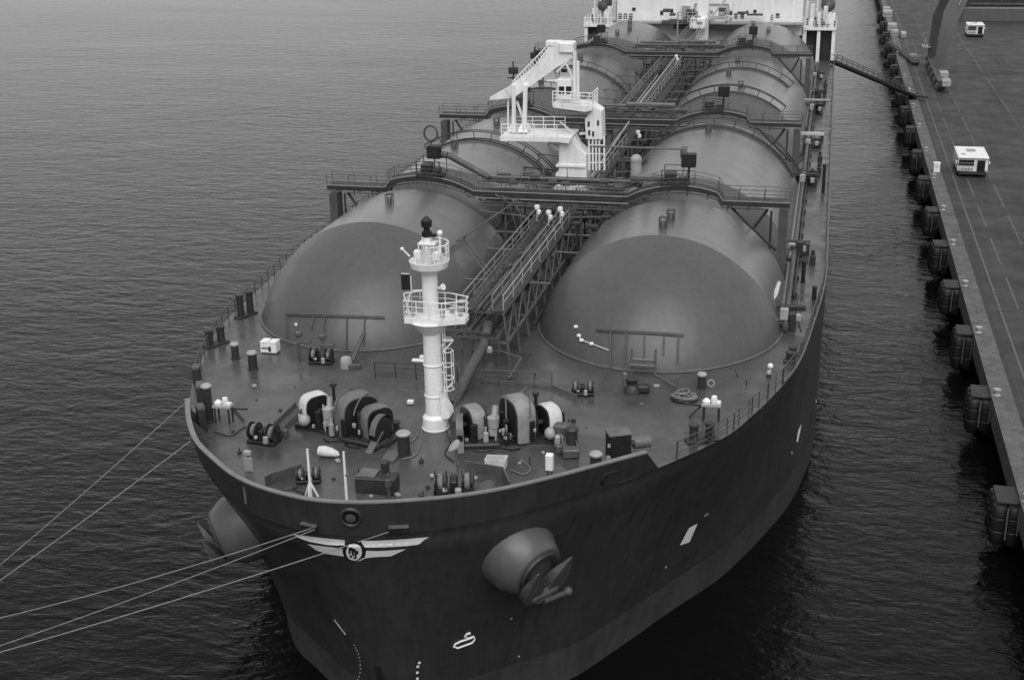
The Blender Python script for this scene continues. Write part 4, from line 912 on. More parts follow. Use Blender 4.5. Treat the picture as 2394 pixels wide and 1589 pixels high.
p = D0(810, 858); B = empty('pump', p, SHIP); k = MB(); k.lathe([(.42, 0), (.4, .35), (.42, .5), (.32, .7), (.02, .78)], p, n=18); k.build('pump_head', M_PALE, B); k = MB(); k.box(p + V((.5, -.1, .15)), (1.1, .35, .3), .2, bev=.04); k.tube(p + V((.25, .5, .3)), p + V((.75, 1.8, 1.9)), .16, 8); k.build('pipe', M_GREY, B)
for u, v, a in ((755, 852, .5), (700, 845, .35)): p = D0(u, v); k = MB(); k.tube(p, p + V((0, 0, 1.4)), .12, 8); k.tube(p + V((0, 0, 1.4)), p + V((.9, 0, 1.45)), .1, 8); k.box(p + V((.1, 0, 2.0)), (.5, .4, .4), bev=.1); part(k, 'sounding_pipe', M_GREY)
# frames lying on the forward tank heads
for sd_, bar, posts in ((-1, ((672, 735), (735, 737), (900, 742)), ((672, 735, 672, 790), (737, 737, 730, 770), (761, 740, 757, 800), (811, 742, 811, 818), (853, 743, 850, 805))), (1, ((1396, 772), (1500, 777), (1598, 783)), ((1430, 774, 1428, 866), (1466, 776, 1462, 850), (1507, 778, 1505, 860), (1553, 780, 1550, 830), (1586, 783, 1584, 850)))):
    T = TANKO[(0, sd_)]; vs, fs = [], []
    for ch in [o for o in bpy.data.objects if o.parent == T and o.name.startswith(('domed_head', 'cylinder_cover'))]:
        n = len(vs); W0 = wloc(ch); vs += [tuple(V(q.co) + W0) for q in ch.data.vertices]; fs += [tuple(i + n for i in q.vertices) for q in ch.data.polygons]
    TB = BVHTree.FromPolygons(vs, fs)
    def on_t(u, v, off=.12):
        d = ray(u, v).normalized(); h, n_, i, q = TB.ray_cast(CAM, d)
        if h is None: return None
        return h - n_ * off if n_.dot(d) > 0 else h + n_ * off
    k = MB(); b_ = []
    for p_, q_ in zip(bar, bar[1:]): b_ += [on_t(p_[0] + (q_[0] - p_[0]) * t_ / 6, p_[1] + (q_[1] - p_[1]) * t_ / 6, .22) for t_ in range(7)]
    b_ = [q for q in b_ if q]
    if len(b_) > 1: k.path(b_, .05, 5); k.path([q - V((0, 0, .12)) for q in b_], .03, 5)
    for a, c, e, f in posts:
        q = [on_t(a + (e - a) * t_ / 5, c + (f - c) * t_ / 5, .16) for t_ in range(6)]; q = [x for x in q if x]
        if len(q) > 1: k.path(q, .05, 5)
    k.build('access_frame', M_GREY, T)
    if sd_ == 1:
        k = MB(); q = [on_t(1349, 765), on_t(1356, 785), on_t(1362, 796), on_t(1385, 804), on_t(1425, 819)]; q = [x for x in q if x]; k.path(q[1:], .03, 5)
        for x in q[:-1]: k.box(x, (.28, .15, .2), .4, bev=.04)
        k.build('hanging_hose', M_WHITE, T)
        k = MB()
        q = [on_t(1818, 657, .03), on_t(1824, 660, .03), on_t(1816, 690, .03), on_t(1809, 700, .03), on_t(1809, 682, .03)]
        if all(q): n_ = (q[1] - q[0]).cross(q[3] - q[0]).normalized(); n_ = n_ if n_.dot(CAM - q[0]) > 0 else -n_; k.add([x for x in q] + [x + n_ * .03 for x in q], [(0, 1, 2, 3, 4), (9, 8, 7, 6, 5)] + [(i, (i + 1) % 5, 5 + (i + 1) % 5, 5 + i) for i in range(5)]); k.build('white_plate', M_WHITE, T)
    else:
        k = MB(); x = on_t(695, 759); k.box(x, (.18, .1, .2)); k.build('white_tag', M_WHITE, T)

# ------------------------------------------------------------------ side rails and starboard deck gear
def edge(sg, ya, yb):
    e = [V((p[0], p[1], 0)) for p in DK]; e = [p for p in e if p.x * sg > 0 and ya < p.y < min(yb, 29)]
    e.sort(key=lambda p: p.y); e = [V((p.x - sg * .18, p.y, 0)) for p in e]
    if yb > 30: e += [V((sg * 22.38, 40, 0)), V((sg * 22.38, yb, 0))]
    return e
for sg, ya in ((1, -21.9), (-1, -16.8)):
    k = MB(); k.rail(edge(sg, ya, 134), 1.05, 1.55, .04, 3); part(k, 'side_railing', M_GREY)
k = MB()
for p in edge(1, -21.9, 20)[::3]: k.box(p + V((0, 0, .52)), (.07, .18, 1.05), 0)
k.split('rail_stanchion', M_DARK, SHIP)
k = MB(); e = edge(1, -10, 134); k.path([p + V((.1, 0, .1)) for p in e], .09, 5); part(k, 'gunwale_bar', M_PIPE)
for x, z, r, mt, y0_, y1_ in ((19.4, .55, .15, M_PIPE, 1, 16), (19.75, .6, .2, M_GREY, 0, 130), (19.45, .5, .12, M_RAIL, 18, 46), (20.1, .35, .09, M_DARK, 8, 128), (19.3, 1.0, .1, M_PIPE, 74, 128)):
    k = MB(); k.tube((x, y0_, z), (x, y1_, z), r, 8); y = y0_ + 1
    while y < y1_: k.box((x, y, z / 2), (.5, .14, z)); y += 4.3
    part(k, 'deck_pipe', mt)
for y, x, s in ((2.0, 20.0, 1), (21, 19.9, .7), (46, 20.1, .9), (50, 20.2, .5), (66, 20.2, .7), (88, 20.2, .9), (100, 20, .8), (117, 20, .8)):
    B = empty('manifold_stand', (x, y, 0), SHIP); k = MB()
    for j in range(9): hh = RND.uniform(.4, 1.9) * s; k.box((x + RND.uniform(-1.1, 1.0), y + RND.uniform(-1.2, 1.2), hh / 2), (RND.uniform(.2, .6), RND.uniform(.3, .8), hh), bev=.05)
    k.tube((x - 1.6, y, 1.5 * s), (x + 1.1, y, 1.5 * s), .14, 8); k.tube((x - 1.6, y + .6, 1.1 * s), (x + 1.1, y + .6, 1.1 * s), .11, 8); k.build('machinery', M_DARK, B)
    k = MB(); k.box((x - .4, y - .9, 1.2 * s), (.6, .4, .9 * s), bev=.06); k.box((x + .6, y - .6, .9 * s), (.4, .4, .5), bev=.05); k.build('panel', M_PALE, B)
for u, v, vt in ((1903, 700, 670), (1877, 660, 610), (1924, 450, 385)): vent(u, v, vt, .17, False, M_BLACK)
p = D0(1858, 690); k = MB(); pts = [D0(1868, 690), D0(1862, 712), D0(1872, 730), D0(1866, 752), D0(1873, 775)]; k.path([q + V((0, 0, .05)) for q in pts], .035, 5); part(k, 'cable', M_DARK)
k = MB()
for y in (18, 52, 58, 70, 96, 104, 110): hh = RND.uniform(.5, 1.1); k.box((21.3, y, .4), (.5, .6, .8), bev=.06); k.tube((21.3, y, .8), (21.3, y, 1.2), .15, 8)
k.split('deck_vent', M_DARK, SHIP)
k = MB(); k.box((20.2, 88, 1.9), (3.6, .7, .12)); k.tube((21.8, 88, 0), (21.8, 88, 1.9), .08); k.box((20.4, 47.6, 5.2), (2.4, 1.5, .12)); k.split('side_platform', M_PALE, SHIP)

R5 = random.Random(21); k = MB()
for u, v in ((690, 905), (655, 960), (720, 870), (930, 985), (1010, 1050), (985, 1080), (1020, 905), (1215, 900), (1250, 880), (1340, 985), (1370, 1000), (1420, 950), (1470, 985), (1520, 1010), (1560, 975), (1420, 1040), (1240, 1090), (1215, 1075), (1130, 1110), (1000, 1140), (985, 1160), (1020, 1165), (935, 1150), (905, 1140), (690, 1140), (660, 1150), (560, 1060), (530, 1030), (545, 1010), (1700, 905), (1725, 880), (1745, 900), (620, 905), (600, 935), (780, 1120), (840, 1110), (950, 1110), (860, 1105), (1140, 1130), (1090, 1170)):
    p = D0(u, v); a = R5.uniform(.08, .26)
    if R5.random() < .4: continue
    k.box(p + V((0, 0, a * .3)), (a, a * R5.uniform(.5, 1.2), a * R5.uniform(.3, .9)), R5.uniform(0, 1.5), bev=.03)
    if R5.random() < .35: k.tube(p, p + V((R5.uniform(-.2, .2), 0, R5.uniform(.3, .6))), .035, 6)
k.split('deck_fitting', M_DARK, SHIP)
k = MB()
for u, v in ((960, 945), (790, 1080), (1215, 1085), (1270, 1060), (1005, 1165), (1025, 1167), (1045, 1168), (1075, 1166), (860, 1150), (868, 1162), (930, 1160), (1110, 1120), (1010, 1115), (595, 905), (1535, 905), (1500, 945)):
    p = D0(u, v); a = R5.uniform(.12, .26); k.box(p + V((0, 0, a * .4)), (a, a * R5.uniform(.6, 1.6), a * .7), R5.uniform(0, 1.5), bev=.03)
k.split('deck_socket', M_PALE, SHIP)
for i, pts in enumerate((((500, 1010), (540, 1020), (575, 1000), (600, 1030), (640, 1045)), ((905, 1020), (960, 1035), (985, 1000), (975, 1060), (940, 1075)), ((1040, 1000), (1052, 1035), (1040, 1060), (1060, 1080)), ((1215, 1075), (1240, 1095), (1225, 1110), (1195, 1100)), ((640, 1150), (680, 1145), (720, 1160), (700, 1168)), ((1230, 905), (1215, 930), (1235, 960)))):
    c = crom([tuple(D0(*q) + V((0, 0, .05))) for q in pts], 40); k = MB(); k.path([V(q) for q in c], .04, 5); part(k, 'deck_hose', (M_DARK, M_ROPED)[i % 2])
k = MB(); k.tube(D0(1078, 965) + V((0, 0, 2.0)), D0(1052, 985), .09, 8); k.tube(D0(1060, 1000) + V((0, 0, .5)), D0(1060, 1000), .2, 8); part(k, 'stay', M_GREY)
p = atx(1007, 312, -20.3); k = MB(); k.path([p + V((.75 * cos(a), 0, .85 * sin(a))) for a in [2 * pi * i / 24 for i in range(24)]], .12, 6, True); k.tube(p - V((0, 0, .8)), V((p.x, p.y, 0)), .1); part(k, 'hose_reel', M_GREY)
for u, v, z0 in ((1200, 165, 3), (1250, 130, 4), (1215, 200, 3)):
    p = atx(u, v, -19.6); k = MB(); k.tube((p.x, p.y, 0), p + V((0, 0, 1.2)), .12); k.box(p, (1.2, .8, .9), bev=.08); k.tube(p + V((-.8, 0, -1.0)), p + V((.6, 0, -1.0)), .1); part(k, 'vent_post', M_DARK)
# ------------------------------------------------------------------ hull details
def decal(poly, name, mat, off=.02, th=.03, parent=None, res=10):
    """flat painted or welded plate following the hull: polygon given where it shows, laid on the hull's own surface"""
    bm = bmesh.new(); vs = [bm.verts.new((u, v, 0)) for u, v in poly]; bm.faces.new(vs)
    bmesh.ops.triangulate(bm, faces=bm.faces[:])
    for _ in range(4):
        e = [x for x in bm.edges if x.calc_length() > res]
        if not e: break
        bmesh.ops.subdivide_edges(bm, edges=e, cuts=1, use_grid_fill=False); bmesh.ops.triangulate(bm, faces=bm.faces[:])
    bm.verts.index_update(); k = MB(); top = []; ok = True
    for x in bm.verts:
        q = on_hull(x.co.x, x.co.y, off + th)
        if q is None: ok = False; q = V((0, -33, 0))
        top.append(q)
    fs = [tuple(v.index for v in f.verts) for f in bm.faces]; bm.free()
    if not ok: return None
    k.add(top, fs); o = k.build(name, mat, parent or SHIP, recalc=True)
    return o
def z5(x, y): return (400 + x / 3.376, 1150 + y / 3.376)
EM = empty('bow_emblem', on_hull(830, 1287), SHIP)
def wing_poly(top, bot): return [z5(*p) for p in top] + [z5(*p) for p in reversed(bot)]
decal(wing_poly([(955, 322), (1150, 350), (1290, 364), (1372, 372)], [(1000, 352), (1100, 385), (1230, 408), (1372, 416)]), 'wing_feather', M_MARK, parent=EM)
decal(wing_poly([(1500, 378), (1620, 377), (1750, 371), (1870, 362), (2035, 347)], [(1525, 430), (1620, 430), (1750, 426), (1870, 418), (1950, 407)]), 'wing_feather', M_MARK, parent=EM)
decal(wing_poly([(1080, 402), (1200, 420), (1290, 430), (1362, 440)], [(1150, 452), (1230, 480), (1310, 492), (1372, 500)]), 'wing_feather', M_MARK, parent=EM)
decal(wing_poly([(1540, 456), (1640, 458), (1740, 452), (1855, 443)], [(1530, 515), (1580, 508), (1650, 503), (1735, 499)]), 'wing_feather', M_MARK, parent=EM)
decal([z5(1390, 505), z5(1420, 520), z5(1460, 528), z5(1510, 525), z5(1535, 512), z5(1500, 533), z5(1460, 540), z5(1420, 530)], 'wing_feather', M_MARK, parent=EM)
def disc(cx, cy, rx, ry, n=28): return [z5(cx + rx * cos(2 * pi * i / n), cy + ry * sin(2 * pi * i / n)) for i in range(n)]
decal(disc(1447, 458, 90, 78), 'roundel_border', M_BLACK, .05, .02, parent=EM)
decal(disc(1447, 460, 62, 66), 'roundel', M_MARK, .08, .02, parent=EM)
for pl in ([(1405, 420), (1438, 420), (1438, 445), (1418, 448), (1418, 468), (1405, 468)], [(1432, 428), (1462, 432), (1462, 452), (1442, 462), (1450, 486), (1436, 488), (1426, 458)], [(1458, 448), (1478, 446), (1482, 470), (1464, 478), (1468, 508), (1440, 512), (1442, 500), (1454, 496), (1450, 470)], [(1412, 478), (1426, 480), (1432, 500), (1420, 504)]):
    decal([z5(*p) for p in pl], 'letter', M_BLACK, .11, .02, parent=EM, res=30)
def z6(x, y): return (900 + x / 2.954, 1180 + y / 2.954)
def z4(x, y): return (1250 + x / 3.376, 700 + y / 3.376)
decal([z6(2095, 155), z6(2155, 124), z6(2100, 252), z6(2032, 276)], 'hull_plate_mark', M_MARK)
decal([z4(2098, 980), z4(2095, 1020), z4(2072, 1122), z4(2060, 1122), z4(2075, 1030)], 'hull_plate_mark', M_MARK)
for u, v in (z6(2222, 58), z6(2208, 70), z6(1937, 425), z6(922, 1040), z6(870, 780)): decal([(u - 2.5, v - 2), (u + 2.5, v - 2.5), (u + 2.5, v + 2), (u - 2.5, v + 2.5)], 'hull_mark', M_PALE)
for u, v in (z4(2025, 1205), z4(2218, 800)): decal([(u - 2, v - 3), (u + 2, v - 4), (u + 2, v + 3), (u - 2, v + 4)], 'hull_mark', M_PALE)
def line(pts, name, mat, r=.05):
    q = [on_hull(*p, .03) for p in pts]
    if any(x is None for x in q): return
    k = MB(); k.path(q, r, 5); k.build(name, mat, SHIP)
line([z6(588, 880), z6(562, 889), z6(551, 905), z6(565, 918), z6(612, 904), z6(619, 925), z6(600, 948), z6(500, 984), z6(474, 975), z6(482, 958), z6(520, 938), z6(600, 912)], 'bulb_mark', M_MARK, .06)
dr = [(980, 1547), (976.5, 1556), (975.5, 1570), (975.5, 1584)]
for u, v in dr: decal([(u - 3.2, v - 2.6), (u + 3, v - 3.2), (u + 3, v + 2.4), (u - 3.2, v + 2.8)], 'draught_mark', M_MARK)
dl = [(1450, 1200), (1462, 1222), (1474, 1245), (1484, 1270), (1491, 1298), (1496, 1328), (1498, 1358), (1499, 1388), (1497, 1418), (1490, 1448), (1480, 1474)]
for p in dl: u, v = z5(*p); decal([(u - 1.6, v - 2.2), (u + 1.4, v - 1.8), (u + 1.6, v + 2), (u - 1.4, v + 1.8)], 'draught_mark', M_PALE)
line([z5(1290, 1000), z5(1320, 1042), z5(1350, 1082), z5(1380, 1120)], 'load_line_mark', M_PALE, .035)
decal([z5(1600, 1362), z5(1655, 1375), z5(1690, 1500), z5(1640, 1500)], 'bulb_recess', M_BLACK)
# centreline fairlead and chocks under the bow rail
NB = len(hb.v); HT = BVHTree.FromPolygons([tuple(p) for p in hb.v] + [tuple(p) for p in bb.v], hb.f + [tuple(i + NB for i in f) for f in bb.f])
def hull_n(u, v):
    d = ray(u, v).normalized(); h, n, i, q = HT.ray_cast(CAM, d); return h, (n if n.dot(d) < 0 else -n)
h, n_ = hull_n(820, 1209)
B = empty('bow_fairlead', h, SHIP); k = MB(); k.lathe([(.4, .02), (.46, .1), (.54, .1), (.6, .0)], h, n_, n=28); k.build('rim', M_DARK, B); k = MB(); k.lathe([(.4, .03), (.02, .03)], h, n_, n=24); k.build('recess', M_BLACK, B); k = MB(); k.lathe([(.2, .0), (.26, .07), (.1, .09)], h, n_, n=16); k.build('roller', M_GREY, B)
for (u0, v0), (u1, v1) in (((707, 1223), (742, 1232)), ((908, 1233), (955, 1231))):
    a, b_ = on_hull(u0, v0, .06), on_hull(u1, v1, .06); B = empty('mooring_chock', a.lerp(b_, .5), SHIP)
    k = MB(); k.bar(a + V((0, 0, .1)), b_ + V((0, 0, .1)), .3, .1); k.build('lip', M_PIPE, B); k = MB(); k.bar(a - V((0, 0, .1)), b_ - V((0, 0, .1)), .14, .3); k.build('opening', M_BLACK, B)
def bw_pt(u, v):
    h, n, i, q = BWT.ray_cast(CAM, ray(u, v).normalized()); return h
BWT = BVHTree.FromPolygons([tuple(p) for p in bb.v], bb.f)
q = [(1442, 1100), (1425, 1103), (1412, 1110), (1406, 1120), (1408, 1130)]
q2_ = []
for p in q:
    h = on_hull(*p, .05) or bw_pt(*p)
    if h: q2_.append(h)
if len(q2_) > 2: k = MB(); k.path(q2_, .09, 6); part(k, 'fairlead_lip', M_BLACK)
h = on_hull(576, 1160, .05)
if h: k = MB(); k.bar(h + V((0, -.05, .6)), h - V((0, .0, .35)), .1, .1); part(k, 'drain_pipe', M_PIPE)
# anchor bolsters with anchors drawn up into them
AP = V((7.3, -26.2, -4.2)); AD = V((.80, -.52, -.30)).normalized(); AL = 3.2; AR0, AR1 = 2.2, 1.6
for s in (1, -1):
    d = V((AD.x * s, AD.y, AD.z)); p = V((5.75, -27.9, -2.75)) if s > 0 else V((-8.5, -26.2, -3.7)); B = empty('anchor_bolster', p, SHIP)
    prof = [(AR0 * 1.12, -2.0), (AR0 * 1.06, -.5), (AR0, .8), (AR0 * .93, 2.2), (AR1 * 1.12, AL - .5), (AR1 * 1.0, AL - .1), (AR1 * .92, AL), (AR1 * .8, AL - .05)]
    k = MB(); k.lathe(prof, p, d, n=44); k.build('bolster_shell', M_BOLST, B, sharp=60)
    k = MB(); k.lathe([(AR1 * .86, AL - .1), (AR1 * .8, AL + .14), (AR1 * .62, AL + .14), (AR1 * .5, AL - .6), (.02, AL - .6)], p, d, n=36); k.build('hawse_lip', M_DARK, B)
    # anchor: shank up the pipe, crown across the mouth, two flukes folded back along the shell
    e = d.cross(V((0, 0, 1))).normalized(); f = e.cross(d).normalized(); c = p + d * (AL + .1) - f * .6
    An = empty('anchor', c); tag(An, 'dark stockless anchor drawn up into the %s bolster of the bow' % ('brighter quay-side' if s > 0 else 'shadowed open-water-side'), 'anchor', 'bow anchors')
    k = MB(); k.tube(c - d * 1.6, c + d * .5, .3, 10, .24); k.build('shank', M_ANCH, An); S_ = .85 if s > 0 else .68
    k = MB(); k.box((0, 0, .05), (2.6, 1.0, .85), bev=.3); k.box((0, 0, -.4), (1.5, .8, .7), bev=.25, top=1.2)
    Mx = Matrix((e, d, f)).transposed().to_4x4(); Mx = Mx @ Matrix.Scale(S_, 4); Mx.translation = c + d * .35 - f * .4; k.v = [tuple(Mx @ V(q)) for q in k.v]; k.build('crown', M_ANCH, An)
    for t_ in (-1, 1):
        k = MB(); rw = [[V((-w_, -t2, z)), V((w_, -t2, z)), V((w_, t2, z)), V((-w_, t2, z))] for z, w_, t2 in ((-.6, .5, .42), (.1, .68, .4), (.9, .72, .3), (1.6, .48, .2), (2.45, .06, .05))]
        k.grid(rw, True); k.add(rw[0], [(3, 2, 1, 0)]); k.add(rw[-1], [(0, 1, 2, 3)])
        Mx = Matrix((e, d, f)).transposed().to_4x4() @ Matrix.Rotation(t_ * .22, 4, 'Y') @ Matrix.Rotation(-.22, 4, 'X') @ Matrix.Scale(S_, 4); Mx.translation = c + d * .32 + e * (t_ * .8) - f * .15; k.v = [tuple(Mx @ V(q)) for q in k.v]; k.build('fluke', M_ANCH, An)
    k = MB(); q = c + d * .7 - f * .8; k.tube(q, q + e * 1.7 * s * -1 - f * .05 + d * .15, .17, 8); k.ball(q + e * 1.7 * s * -1 + d * .15, .28, 10); k.build('crown_pin', M_ANCH, An)
# weld lines along the plating
for zr in (4, 10):
    pass

# ------------------------------------------------------------------ mooring ropes
def rope(p, q, name_label, r=.055, sag=.6, n=24, grp='mooring lines leading off the bow', mt=None):
    k = MB(); pts = [p.lerp(q, i / n) - V((0, 0, sag * 4 * (i / n) * (1 - i / n))) for i in range(n + 1)]; k.path(pts, r, 6)
    o = k.build('mooring_rope', mt or M_ROPE, None); tag(o, name_label, 'rope', grp); return o
def far(u, v, u0, v0, f=1.5, z=-12.0):
    """the line through both points, carried on past the picture's edge, where it comes down to z"""
    return at(u0 + (u - u0) * f, v0 + (v - v0) * f, z)
pa = at(433, 941, 1.1); rope(pa, far(0, 1313, 433, 941), 'upper of two pale ropes from the port bulwark, running from its aft end', .026, .2)
pb = at(446, 1030, 1.3); rope(pb, far(0, 1349, 446, 1030), 'brighter lower rope of the two leaving the port bulwark rail', .034, .2)
pc = on_hull(735, 1230, .1); rope(pc, far(0, 1424, 735, 1231), 'rope leaving the port bow chock, sagging above its twin', .027, .55)
pd = on_hull(741, 1233, .1); rope(pd, far(0, 1497, 741, 1233), 'rope leaving the port bow chock, running straight below its twin', .024, .3)
pe = on_hull(915, 1238, .1); rope(pe, far(0, 1512, 915, 1238), 'single rope crossing the white winged emblem from the centre chock', .028, .3)

# ------------------------------------------------------------------ loose gear on deck
p = D0(633, 823); B = empty('crate', p); tag(B, 'white lidded crate standing by the port forward tank', 'crate')
k = MB(); k.box(p + V((0, 0, .42)), (1.2, .75, .7), bev=.04); k.build('box', M_WHITE, B); k = MB(); k.box(p + V((-.32, 0, .84)), (.55, .8, .1), bev=.02); k.box(p + V((.33, 0, .84)), (.55, .8, .1), bev=.02); k.build('lid', M_WHITE, B)
k = MB(); k.box(p + V((.12, -.39, .38)), (.18, .04, .35)); k.box(p + V((0, 0, .04)), (1.1, .65, .08)); k.box(p + V((-.25, -.39, .42)), (.5, .03, .08)); k.build('latch', M_DARK, B)
def coil(u, v, r, lab, h=.45, seed=1):
    p = D0(u, v); R_ = random.Random(seed); k = MB(); pts = []
    for i in range(260):
        a = i * .33; rr = r * (.35 + .65 * abs(sin(i * .051 + seed))) + R_.uniform(-.06, .06); pts.append(p + V((rr * cos(a), rr * .75 * sin(a), .06 + h * (i / 260) * (1.25 - rr / r) + R_.uniform(0, .05))))
    k.path(pts, .055, 5); o = k.build('rope_coil', M_ROPED, None); tag(o, lab, 'rope coil'); return o
coil(1600, 932, .78, 'heap of grey rope coiled on the starboard foredeck below the tank', .6, 3)
p = D0(1600, 932); k = MB(); k.lathe([(.85, 0), (.9, .12), (.85, .16)], p, n=24); part(k, 'rope_pan', M_BLACK)
k = MB(); p = D0(1662, 903); k.path([p + V((.2 * cos(a), .05 * sin(a) , .22 + .2 * sin(a))) for a in [2 * pi * i / 16 for i in range(16)]], .05, 6, True); o = k.build('life_ring', M_PALE, None); tag(o, 'small pale ring standing on deck beside a white-capped vent', 'ring')
p = D0(768, 1068); k = MB(); rows = []
for i, (s_, r_, z_) in enumerate(((-.62, .05, .3), (-.55, .32, .34), (-.2, .36, .36), (.2, .3, .32), (.55, .2, .24), (.68, .04, .2))): rows.append([p + V((s_, r_ * cos(a), z_ + r_ * .85 * sin(a))) for a in [2 * pi * j / 16 for j in range(16)]])
k.grid(rows, True); o = k.build('canvas_bundle', M_CANVAS, None, sharp=60); tag(o, 'pale canvas bundle lying in front of the port winch', 'bundle')
p = D0(1160, 1092); B = empty('parts_basket', p); tag(B, 'pale rusty-looking open basket standing before the starboard winch', 'basket')
k = MB(); k.prism([(-.55, 0), (.5, 0), (.62, .62), (-.6, .55)], p + V((0, -.3, .02)), (1, 0, 0), (0, 0, 1), (0, .06, 0)); k.prism([(-.55, 0), (.5, 0), (.62, .62), (-.6, .55)], p + V((0, .3, .02)), (1, 0, 0), (0, 0, 1), (0, .06, 0)); k.box(p + V((-.56, .03, .3)), (.05, .55, .55)); k.box(p + V((.55, .03, .32)), (.05, .55, .58)); k.box(p + V((0, .03, .06)), (1.05, .55, .06)); k.build('basket_side', M_CANVAS, B)
k = MB()
for j in range(9): k.box(p + V((RND.uniform(-.4, .4), RND.uniform(-.15, .25), RND.uniform(.15, .4))), (.25, .2, .2), RND.uniform(0, 2), bev=.03)
k.build('contents', M_PALE, B)
p = D0(960, 944); k = MB(); k.box(p + V((0, 0, .14)), (.42, .32, .26), .1, bev=.05); o = k.build('tool_box', M_WHITE, None); tag(o, 'small white box lying on open deck beside the foremast', 'box')
p = D0(1800, 872); k = MB(); k.ball(p + V((0, 0, .5)), .2, 12); k.tube(p, p + V((0, 0, .35)), .06); part(k, 'gas_vent_ball', M_WHITE)
# ------------------------------------------------------------------ quay
def struct(k, name, mat, lab, **kw): o = k.build(name, mat, None, **kw); tag(o, lab, None, None, 'structure'); return o
QX = 36.35
k = MB(); k.add([(QX, -120, ZQ), (900, -120, ZQ), (900, 2500, ZQ), (QX, 2500, ZQ)], [(0, 1, 2, 3)]); struct(k, 'quay_pavement', M_ASPH, 'dark asphalt quay apron', recalc=False)
k = MB(); k.box((QX + .75, 500, ZQ - .75), (1.7, 1240, 1.9), 0); struct(k, 'quay_kerb', M_CONC, 'rough pale concrete edge of the quay')
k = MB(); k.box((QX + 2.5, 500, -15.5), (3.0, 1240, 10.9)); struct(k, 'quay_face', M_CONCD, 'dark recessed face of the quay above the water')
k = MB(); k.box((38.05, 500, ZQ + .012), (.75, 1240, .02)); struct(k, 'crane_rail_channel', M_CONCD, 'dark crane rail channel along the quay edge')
k = MB(); k.box((37.72, 500, ZQ + .03), (.08, 1240, .06)); k.box((52.4, 500, ZQ + .03), (.1, 1240, .06)); struct(k, 'crane_rail', M_GREY, 'crane rails set in the quay')
k = MB(); k.add([(39.33, -60, ZQ + .006), (39.53, -60, ZQ + .006), (39.53, 620, ZQ + .006), (39.33, 620, ZQ + .006)], [(0, 1, 2, 3)]); struct(k, 'road_line', M_LINE, 'long white line along the quay road', recalc=False)
k = MB()
for x, y0, st, l in ((41.1, 40, 15.5, 10.5), (44.25, 64, 17, 13), (52.6, 150, 24, 15)):
    for i in range(14): y = y0 + st * i; k.add([(x, y, ZQ + .006), (x + .17, y, ZQ + .006), (x + .17, y + l, ZQ + .006), (x, y + l, ZQ + .006)], [(0, 1, 2, 3)])
k.add([(37.0, 39.5, ZQ + .22), (37.35, 39.5, ZQ + .22), (37.35, 46.5, ZQ + .22), (37.0, 46.5, ZQ + .22)], [(0, 1, 2, 3)])
struct(k, 'lane_marking', M_LINE, 'dashed white lane markings on the quay road', recalc=False)
k = MB()
for y in (39, 141, 302, 196, -8, 84): k.box((220, y, ZQ + .004), (363, .22, .012))
struct(k, 'pavement_joint', M_CONCD, 'dark transverse joints across the quay road')
# fenders with bollards above them
FY = [-3.5, 15.8, 31.3, 45.8, 61.5, 77.5, 95.5, 113.6, 133, 152, 170, 187, 204, 221, 240, 262, 286, 312]
def make_fender(y):
    F = empty('fender', (QX - 1.2, y, ZQ)); tag(F, 'x', 'fender', 'fenders along the quay')
    x0, x1 = QX - 1.9, QX + .1
    for j, (px_, py_) in enumerate(((x0 + .55, y + .4), (x0 + 1.5, y + .35), (x0 + .55, y + 1.55), (x0 + .55, y + 2.7), (x0 + 1.5, y + 2.7))):
        k = MB(); k.lathe([(.05, -3.3), (.4, -3.25), (.56, -3.0), (.56, -2.2), (.5, -2.15), (.5, -2.05), (.56, -2.0), (.57, -1.2), (.5, -1.15), (.5, -1.05), (.56, -1.0), (.55, -.5), (.42, -.3), (.05, -.28)], (px_, py_, ZQ), n=16); k.build('fender_pile', M_BLACK, F)
    k = MB(); k.box(((x0 + x1) / 2 + .15, y + 1.7, ZQ - .14), (x1 - x0 - .3, 2.6, .2), bev=.05); k.build('top_plate', M_CONCD, F)
    k = MB()
    for xx, l in ((x0 + 1.0, 2.4), (x0 + 1.75, 2.0)): k.tube((xx, y - .22, ZQ - .25), (xx, y - .22, ZQ - .25 - l), .06, 8)
    k.split('chain', M_PIPE, F)
    return F
def make_bollard(y):
    B = empty('quay_bollard', (QX + .35, y + .2, ZQ + .2)); tag(B, 'x', 'bollard', 'mooring bollards on the quay edge')
    k = MB(); c = (QX + .3, y + .2, ZQ + .2); k.lathe([(.34, 0), (.34, .06), (.2, .12), (.19, .38), (.32, .46), (.33, .58), (.2, .64), (.02, .66)], c, n=16); k.build('bollard_head', M_PALE, B)
    k = MB(); k.box((QX + .3, y + .2, ZQ + .21), (.9, .9, .03)); k.build('base_plate', M_GREY, B); return B
ORD = ['nearest', 'second nearest', 'third nearest', 'fourth nearest', 'fifth nearest', 'sixth nearest', 'seventh nearest', 'eighth nearest', 'ninth nearest']
f0 = make_fender(FY[0]); b0 = make_bollard(FY[0])
NAMEF = ['in the lower right corner of the picture', 'second up from the lower right corner', 'third up from the lower right corner', 'level with the short white kerb stripe', 'fifth up from the lower right corner', 'second below the white kiosk', 'right below the white kiosk', 'just beyond the white kiosk', 'second beyond the white kiosk', 'at the foot of the gangway', 'just beyond the gangway foot', 'second beyond the gangway foot', 'third beyond the gangway foot', 'below the loading ramp', 'just beyond the loading ramp', 'second beyond the loading ramp', 'third beyond the loading ramp', 'farthest up the quay']
